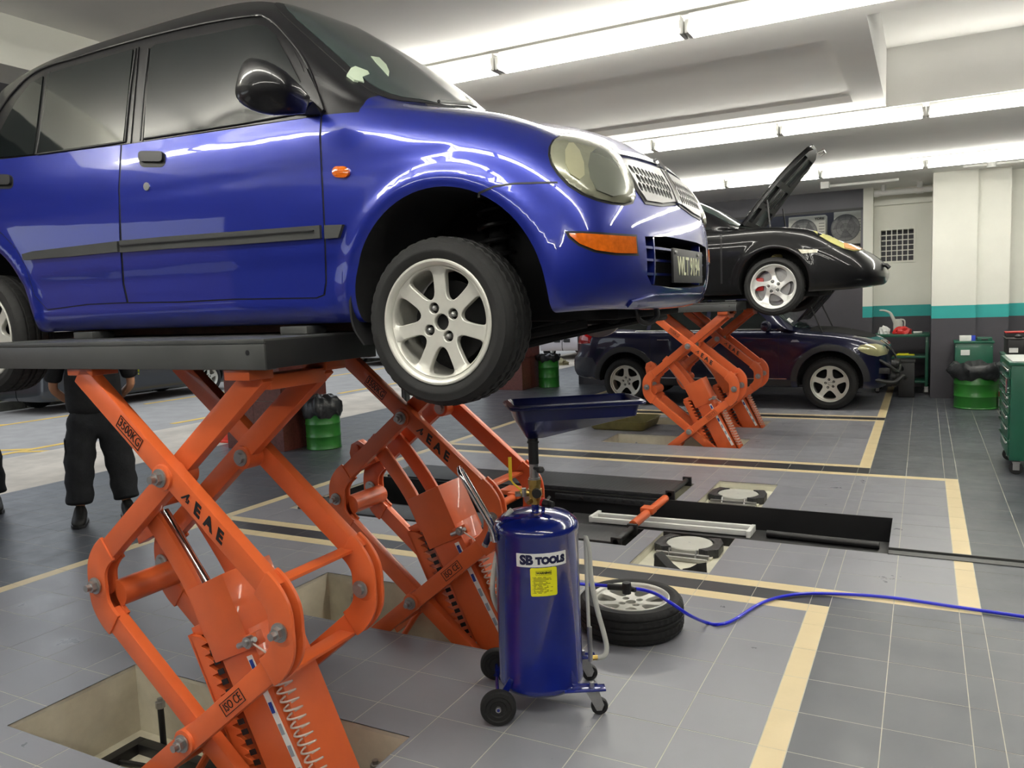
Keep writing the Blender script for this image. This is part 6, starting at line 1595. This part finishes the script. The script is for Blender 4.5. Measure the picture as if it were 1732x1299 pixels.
# workbench in the recess
wb = thing('workbench', (-.27, 14.100, 0), 'dark green open workbench with shelves in the wall recess behind the SUV', 'workbench')
for x in (-.64, .05):
    for y in (13.82, 14.32): MB().box(x-.022, x+.022, y-.022, y+.022, .12, .90).build('leg', DGREEN, wb, bevel=.003); caster(x, y, wb)
MB().box(-.69, .10-.012, 13.780, 14.380, .89, .935).build('top', DGREEN, wb, bevel=.004)
for z in (.17, .56): MB().box(-.66, .07, 13.800, 14.340, z, z+.035).build('shelf', DGREEN, wb, bevel=.003)
jg = thing('oil_jug', (-.42, 14.000, .936), 'translucent white measuring jug with long curved spout on the workbench', 'jug')
b = MB(); rings = []
for q_, z in ((.95, 0), (1, .01), (1, .10), (.98, .17), (.8, .21), (.55, .23)):
    rings.append([(-.36+.07*q_*math.cos(a*PI/12), 14.000+.055*q_*math.sin(a*PI/12), .936+z) for a in range(24)])
b.rings(rings, (True, True)); b.build('jug_body', CLEAR, jg, smooth=50)
MB().tube(catmull([(-.40, 14.000, 1.10), (-.44, 14.000, 1.20), (-.48, 14.000, 1.27), (-.56, 14.000, 1.305), (-.63, 14.000, 1.31)], 6), .03, 12, r2=.010).build('spout', CLEAR, jg)
MB().tube(catmull([(-.33, 14.000, 1.16), (-.27, 14.000, 1.14), (-.265, 14.000, 1.05), (-.29, 14.000, .99)], 6), .012, 8).build('handle', CLEAR, jg)
def crumple(name, c, s, m, label, cat, seed):
    bm = bmesh.new(); bmesh.ops.create_icosphere(bm, subdivisions=3, radius=1); rn = random.Random(seed)
    for v in bm.verts:
        k = 1+rn.uniform(-.16, .16); v.co = Vector((v.co.x*s[0]*k, v.co.y*s[1]*k, max(-.15, v.co.z)*s[2]*k+s[2]*.16))+Vector(c)
    me = bpy.data.meshes.new(name); bm.to_mesh(me); bm.free(); me.materials.append(m)
    o = bpy.data.objects.new(name, me); COL.objects.link(o); tag(o, label, cat); return o
crumple('crumpled_bag', (-.555, 13.930, .937), (.085, .07, .11), WHITE, 'crumpled white bag left of the red bag on the workbench', 'bag', 3)
crumple('crumpled_bag', (-.29, 13.860, .937), (.13, .08, .10), mat('red_plastic_bag', (214, 44, 40), rough=.35, noise=.1), 'crumpled red plastic bag on the workbench top', 'bag', 5)
q = MB().tube([(-.14, 13.900, .955), (-.02, 13.920, .955)], .018, 12); tag(q.build('small_bottle', WHITE), 'small pale bottle lying at the right end of the workbench', 'bottle')
q = MB().box(-.40, -.12, 13.880, 14.050, .596, .61).box(-.36, -.2, 13.900, 14.020, .61, .625).build('tool_tray', YEL, None, bevel=.004); tag(q, 'yellow tool tray on the middle shelf of the workbench', 'tray', kind=None)
q = thing('spanner', (-.45, 13.900, .596), 'steel spanner lying on the middle workbench shelf', 'tool'); MB().box(-.56, -.42, 13.890, 13.905, .597, .606).cyl((-.57, 13.897, .597), (-.57, 13.897, .607), .02, 8).build('spanner_shaft', STEEL, q, kind='stuff')
bx = thing('parts_crate', (-.22, 13.42, 0), 'black plastic crate on the floor in front of the workbench', 'crate')
MB().box(-.33, -.11, 13.30, 13.54, 0, .55).build('crate_body', PLB, bx, bevel=.01); MB().box(-.34, -.10, 13.29, 13.55, .53, .57).build('crate_rim', PLB, bx, bevel=.004)
# oily drip tray on the floor
dt = thing('drip_tray', (-3.41, 9.68, 0), 'oily olive-green metal drip tray on the floor left of the rear lift', 'tray')
b = MB(); Rr = lambda e, z, r: [Vector((x, y, z)) for x, y in rrect(-3.80-e, -3.04+e, 9.32-e, 10.02+e, r, 4)]
b.rings([Rr(-.05, .002, .05), Rr(-.03, .02, .06), Rr(0, .115, .07), Rr(.015, .118, .08), Rr(.015, .124, .08), Rr(-.004, .122, .07), Rr(-.035, .026, .06), Rr(-.05, .012, .05)], (True, True)); b.build('tray_pan', OLIVE, dt, smooth=40)
for x, s in ((-3.82, -1), (-3.02, 1)): MB().tube(catmull([(x, 9.6, .118), (x+s*.035, 9.62, .13), (x+s*.035, 9.72, .13), (x, 9.74, .118)], 4), .006, 8).build('tray_handle', OLIVE, dt)
# air-conditioner condensers in the light well
def condenser(x0, x1, y, z0, z1, label, brand=False, fan=True):
    t = thing('air_conditioner', ((x0+x1)/2, y+.15, z0-.3), label, 'air conditioner', 'outdoor air-conditioner units')
    MB().box(x0, x1, y, y+.30, z0, z1).build('casing', mat('aged_white_casing', (206, 204, 190), rough=.5, noise=.06), t, bevel=.01)
    h = z1-z0; cx = x0+(x1-x0)*.40; cz = (z0+z1)/2; r = h*.40
    MB().cyl((cx, y-.004, cz), (cx, y, cz), r*1.05, 32).build('fan_recess', mat('fan_recess_grey', (128, 128, 126), rough=.7), t, smooth=0)
    g_ = MB()
    for k in range(2, 7, 2): g_.tube([(cx+r*k/6*math.cos(a*PI/16), y-.012, cz+r*k/6*math.sin(a*PI/16)) for a in range(32)], .003, 4, closed=True)
    for k in range(12): a = PI*k/6; g_.tube([(cx+.02*math.cos(a), y-.012, cz+.02*math.sin(a)), (cx+r*math.cos(a), y-.012, cz+r*math.sin(a))], .002, 4)
    g_.build('fan_guard', GRP, t, kind='stuff')
    for k in range(3):
        a = k*2.094+.4; b = MB(); b.add([(cx+r*.15*math.cos(a-.5), y-.006, cz+r*.15*math.sin(a-.5)), (cx+r*.9*math.cos(a-.35), y-.008, cz+r*.9*math.sin(a-.35)), (cx+r*.92*math.cos(a+.75), y-.005, cz+r*.92*math.sin(a+.75)), (cx+r*.15*math.cos(a+.5), y-.004, cz+r*.15*math.sin(a+.5))], [(0, 1, 2, 3)]); b.build('fan_blade', mat('fan_grey', (92, 92, 92), rough=.5), t)
    for k in range(5): MB().box(x1-(x1-x0)*.18, x1-.02, y-.003, y, z1-.15-.05*k, z1-.14-.05*k).build('louvre', GRP, t, smooth=0)
    if brand: text('lettering', 'YORK', .062, (x1-(x1-x0)*.18+.012, y-.003, z1-.06), (1, 0, 0), (0, 0, 1), INK, t, depth=.002, bold=.001)
    for x in (x0+.08, x1-.08): MB().box(x-.02, x+.02, y+.02, y+1.10, z0-.05, z0-.002).build('wall_bracket', PLB, t, smooth=0)
condenser(-2.20, -1.57, 15.3, 2.42, 3.0, 'white condenser unit with YORK lettering in the light well, middle one', True)
condenser(-1.435, -.955, 15.3, 2.46, 3.03, 'rightmost white condenser unit with a round fan in the light well')
condenser(-3.25, -2.56, 15.3, 2.28, 2.83, 'leftmost white condenser unit, half hidden behind the raised front lid')
# wall vent lattice
vt = thing('wall_vent', (-.40, 14.74, 2.08), 'square white lattice vent in the recessed white wall', 'vent')
x0, x1, z0, z1 = -.65, -.163, 2.105, 2.615
for a in (MB().box(x0-.03, x1+.03, 14.72, 14.75, z0-.03, z0), MB().box(x0-.03, x1+.03, 14.72, 14.75, z1, z1+.03), MB().box(x0-.03, x0, 14.72, 14.75, z0, z1), MB().box(x1, x1+.03, 14.72, 14.75, z0, z1)): a.build('vent_frame', WALLW, vt, smooth=0)
for k in range(1, 6):
    x = x0+(x1-x0)*k/6; MB().box(x-.007, x+.007, 14.725, 14.76, z0, z1).build('vent_bar', WALLW, vt, smooth=0)
    z = z0+(z1-z0)*k/6; MB().box(x0, x1, 14.73, 14.76, z-.007, z+.007).build('vent_bar', WALLW, vt, smooth=0)
MB().box(x0-.02, x1+.02, 14.99, 15.0, z0-.02, z1+.02).build('duct_back', PANEL, vt, smooth=0)
# pipes
p1_ = thing('wall_pipe', (-.3, 13.7, 3.17), 'white-painted drain pipe with a tee across the recess near the ceiling', 'pipe')
MB().cyl((-.68, 14.2, 3.17), (.11, 14.2, 3.17), .045, 16).build('pipe', PVC, p1_); MB().cyl((-.08, 14.2, 3.17), (-.08, 14.2, 3.30), .045, 16).build('pipe', PVC, p1_)
MB().cyl((-.13, 14.2, 3.17), (-.03, 14.2, 3.17), .055, 16).build('pipe_collar', PVC, p1_); MB().cyl((-.73, 14.2, 3.17), (-.66, 14.2, 3.17), .056, 16).build('pipe_cap', PVC, p1_); MB().cyl((-.60, 14.2, 3.19), (-.60, 14.2, 3.30), .036, 14).build('pipe', PVC, p1_)
p2_ = thing('ceiling_pipe', (1.0, 12.9, 3.25), 'thin grey conduit with a junction box under the ceiling at upper right', 'pipe')
MB().cyl((.45, 12.6, 3.255), (1.9, 12.6, 3.255), .018, 10).build('conduit', PVC, p2_); MB().cyl((.78, 12.6, 3.21), (.78, 12.6, 3.30), .055, 14).build('junction_box', PVC, p2_)
p3_ = thing('ceiling_pipe', (-2.2, 12.9, 3.25), 'white bracket and stub pipe under the ceiling above the dark panel', 'pipe')
MB().cyl((-1.35, 13.2, 3.24), (-.35, 13.2, 3.24), .022, 10).build('conduit', PVC, p3_); MB().box(-1.42, -1.30, 13.1, 13.3, 3.2, 3.3).build('junction_box', PVC, p3_, bevel=.004)
# barrier post and cone near the street
bp_ = thing('steel_post', (-6.05, 8.55, 0), 'dark grey steel post standing on the dark tiles behind the near wheel', 'post')
MB().box(-6.09, -6.01, 8.51, 8.59, .01, 1.25).build('post', PLATM, bp_, bevel=.004); MB().box(-6.17, -5.93, 8.43, 8.67, 0, .012).build('base_plate', PLATM, bp_, bevel=.003); MB().box(-6.053, -6.047, 8.505, 8.51, .05, 1.2).build('post_slot', STEEL, bp_, smooth=0)
tc = thing('traffic_cone', (-8.1, 7.45, -.012), 'orange-red traffic cone just outside the near maroon pillar', 'cone')
MB().lathe([(.03, .50), (.14, .03), (.14, .0), (0, 0)], o=(-8.1, 7.45, -.012), seg=24).build('cone_body', mat('cone_orange', (226, 60, 30), rough=.5), tc); MB().box(-8.28, -7.92, 7.27, 7.63, -.012, .018).build('cone_base', mat('cone_orange', (226, 60, 30)), tc, bevel=.01); MB().lathe([(.0655, .34), (.0835, .26)], o=(-8.1, 7.45, -.010), seg=24).build('white_collar', WHITE, tc)
crumple('rock', (-8.6, 19.0, -.01), (.35, .22, .16), mat('rock', (150, 142, 110), rough=.9, noise=.2), 'pale brown rock lying beside the street past the SUV', 'rock', 9)

# ================================================================== people
def person(loc, rz, label):
    t = thing('person', (0, 0, 0), label, 'person')
    Vv = [(0, 0, .95), (0, .0, 1.08), (0, .01, 1.25), (0, .015, 1.40), (0, .01, 1.48), (0, -.005, 1.55), (0, -.01, 1.64), (0, -.01, 1.70)]
    Rr_ = [(.15, .11), (.13, .10), (.15, .10), (.12, .09), (.055, .055), (.07, .085), (.078, .095), (.055, .07)]
    E_ = [(i, i+1) for i in range(7)]
    def add(p, r, j): Vv.append(p); Rr_.append(r if isinstance(r, tuple) else (r, r)); E_.append((j, len(Vv)-1)); return len(Vv)-1
    for s in (-1, 1):
        j = add((s*.10, 0, .88), .085, 0); j = add((s*.13, -.01, .66), .07, j); j = add((s*.155, -.015, .48), .052, j); j = add((s*.165, .01, .28), .048, j); j = add((s*.17, .02, .09), .034, j); add((s*.185, -.12, .035), .03, j)
        j = add((s*.13, .015, 1.43), .055, 3); j = add((s*.20, .02, 1.40), .055, j); j = add((s*.26, .04, 1.25), .043, j); j = add((s*.29, .07, 1.10), .037, j); j = add((s*.20, .15, 1.00), .032, j); j = add((s*.10, .19, .955), .024, j); h = add((s*.04, .20, .94), (.03, .018), j)
        for k, (dx, dz, l) in enumerate(((.0, .03, .9), (.0, .012, 1), (.0, -.006, .95), (.0, -.022, .8))):
            f_ = add((s*(.04-.035*l), .205, .94+dz), .0095, h); add((s*(.04-.065*l), .20, .93+dz), .0085, f_)
        f_ = add((s*.055, .19, .90), .011, j); add((s*.03, .185, .89), .009, f_)
    b = skinned('body', Vv, E_, Rr_, SKIN, t, sub=1)
    def limb(name, pts, rad, m, sub=2): return skinned(name, pts, [(i, i+1) for i in range(len(pts)-1)], rad, m, t, sub=sub)
    # shirt: torso with two sleeves
    sv = [(0, 0, .86), (0, 0, .98), (0, .01, 1.20), (0, .01, 1.36), (0, .01, 1.45)]; sr = [(.235, .175), (.225, .165), (.225, .155), (.205, .135), (.095, .08)]; se = [(0, 1), (1, 2), (2, 3), (3, 4)]
    for s in (-1, 1):
        a = len(sv); sv += [(s*.16, .015, 1.41), (s*.235, .03, 1.32), (s*.275, .05, 1.21), (s*.285, .055, 1.15)]; sr += [(.075, .075), (.07, .07), (.072, .072), (.075, .075)]; se += [(3, a), (a, a+1), (a+1, a+2), (a+2, a+3)]
    sh = skinned('shirt', sv, se, sr, CLOTH, t)
    tv = [(0, 0, .98), (0, 0, .88)]; tr_ = [(.185, .14), (.195, .15)]; te = [(0, 1)]
    for s in (-1, 1):
        a = len(tv); tv += [(s*.10, 0, .78), (s*.135, -.01, .58), (s*.155, -.01, .42), (s*.165, .01, .25), (s*.17, .01, .17), (s*.172, .0, .14)]; tr_ += [(.135, .135), (.125, .13), (.112, .115), (.106, .11), (.104, .11), (.092, .10)]; te += [(1, a)]+[(a+i, a+i+1) for i in range(5)]
    rn = random.Random(4)
    tq = skinned('trousers', tv, te, tr_, TROU, t, fn=lambda p: p+Vector((math.sin(p.z*38+p.x*9)*.006, math.sin(p.z*31+p.x*20)*.006, 0)))
    for s in (-1, 1):
        MB().prism([(-.055, .50), (.055, .50), (.06, .70), (-.06, .70)], 'yz', s*.205, s*.243).build('cargo_pocket', TROU, tq, bevel=.008)
        rg = []
        for (yy, hw_, ht, xo) in ((.095, .020, .05, 0), (.085, .036, .09, 0), (.05, .046, .125, 0), (.0, .050, .135, .002), (-.05, .051, .105, .008), (-.11, .054, .075, .014), (-.17, .053, .062, .018), (-.215, .040, .048, .018), (-.232, .015, .03, .018)):
            rg.append([Vector((s*(.172+xo)+hw_*math.cos(k*PI/9), yy, max(.016, .018+ht*.42+ht*.58*math.sin(k*PI/9)))) for k in range(18)])
        so = MB().rings(rg, (True, True)).build('shoe', SHOE, t, smooth=60)
        MB().prism([(s*.172+x, y) for x, y in ((-.045, .10), (.045, .10), (.056, 0), (.018*s+.058, -.13), (.018*s+.045, -.21), (.018*s, -.24), (.018*s-.045, -.21), (.018*s-.058, -.13), (-.056, 0))], 'xy', 0, .024).build('sole', PLB, so, bevel=.004)
    hr = MB().lathe([(0, .135), (.05, .128), (.085, .10), (.104, .05), (.106, .01), (.098, -.03)], o=(0, .012, 1.635), seg=24).build('hair', HAIR, t)
    fc = MB(); fc.lathe([(0, 0), (.012, .004), (.014, .014), (0, .022)], o=(0, 0, 0), seg=8)
    for s in (-1, 1):
        MB().lathe([(0, .010), (.007, .008), (.010, 0), (.007, -.008), (0, -.010)], o=(s*.031, -.098, 1.645), seg=12).build('eye', INK, b)
        MB().box(s*.031-.018, s*.031+.018, -.108, -.098, 1.665, 1.671).build('eyebrow', HAIR, b, bevel=.002)
        MB().lathe([(0, -.028), (.014, -.02), (.018, .005), (.012, .026), (0, .03)], o=(s*.086, .005, 1.635), seg=10).build('ear', SKIN, b)
    MB().add([(-.010, -.100, 1.64), (.010, -.100, 1.64), (-.016, -.098, 1.605), (.016, -.098, 1.605), (0, -.128, 1.610), (0, -.108, 1.648)], [(0, 2, 4, 5), (1, 5, 4, 3), (2, 3, 4)]).build('nose', SKIN, b)
    MB().box(-.022, .022, -.100, -.093, 1.575, 1.584).build('mouth', mat('lips', (150, 88, 78), rough=.5), b, bevel=.003)
    bd = MB(); n = 14
    bd.tube([(.347, .05+.022*math.cos(.6+a*5/n), 1.22+.022*math.sin(.6+a*5/n)) for a in range(n+1)], .006, 6); bd.box(.343, .350, .03, .07, 1.175, 1.185)
    bd.build('sleeve_badge', mat('lime_badge', (214, 224, 40), rough=.5), sh, kind='stuff')
    t.location = loc; t.rotation_euler = (0, 0, rz); return t
pe = person((-6.0, 4.12, 0), math.radians(56), 'person in black shirt and black cargo trousers standing with hands behind the back')
w2 = onz(-46, 868, 0)
p2 = dup(pe); p2.location = (w2.x, w2.y, 0); p2['label'] = 'person at the left edge, almost outside the picture, only a black shoe showing'
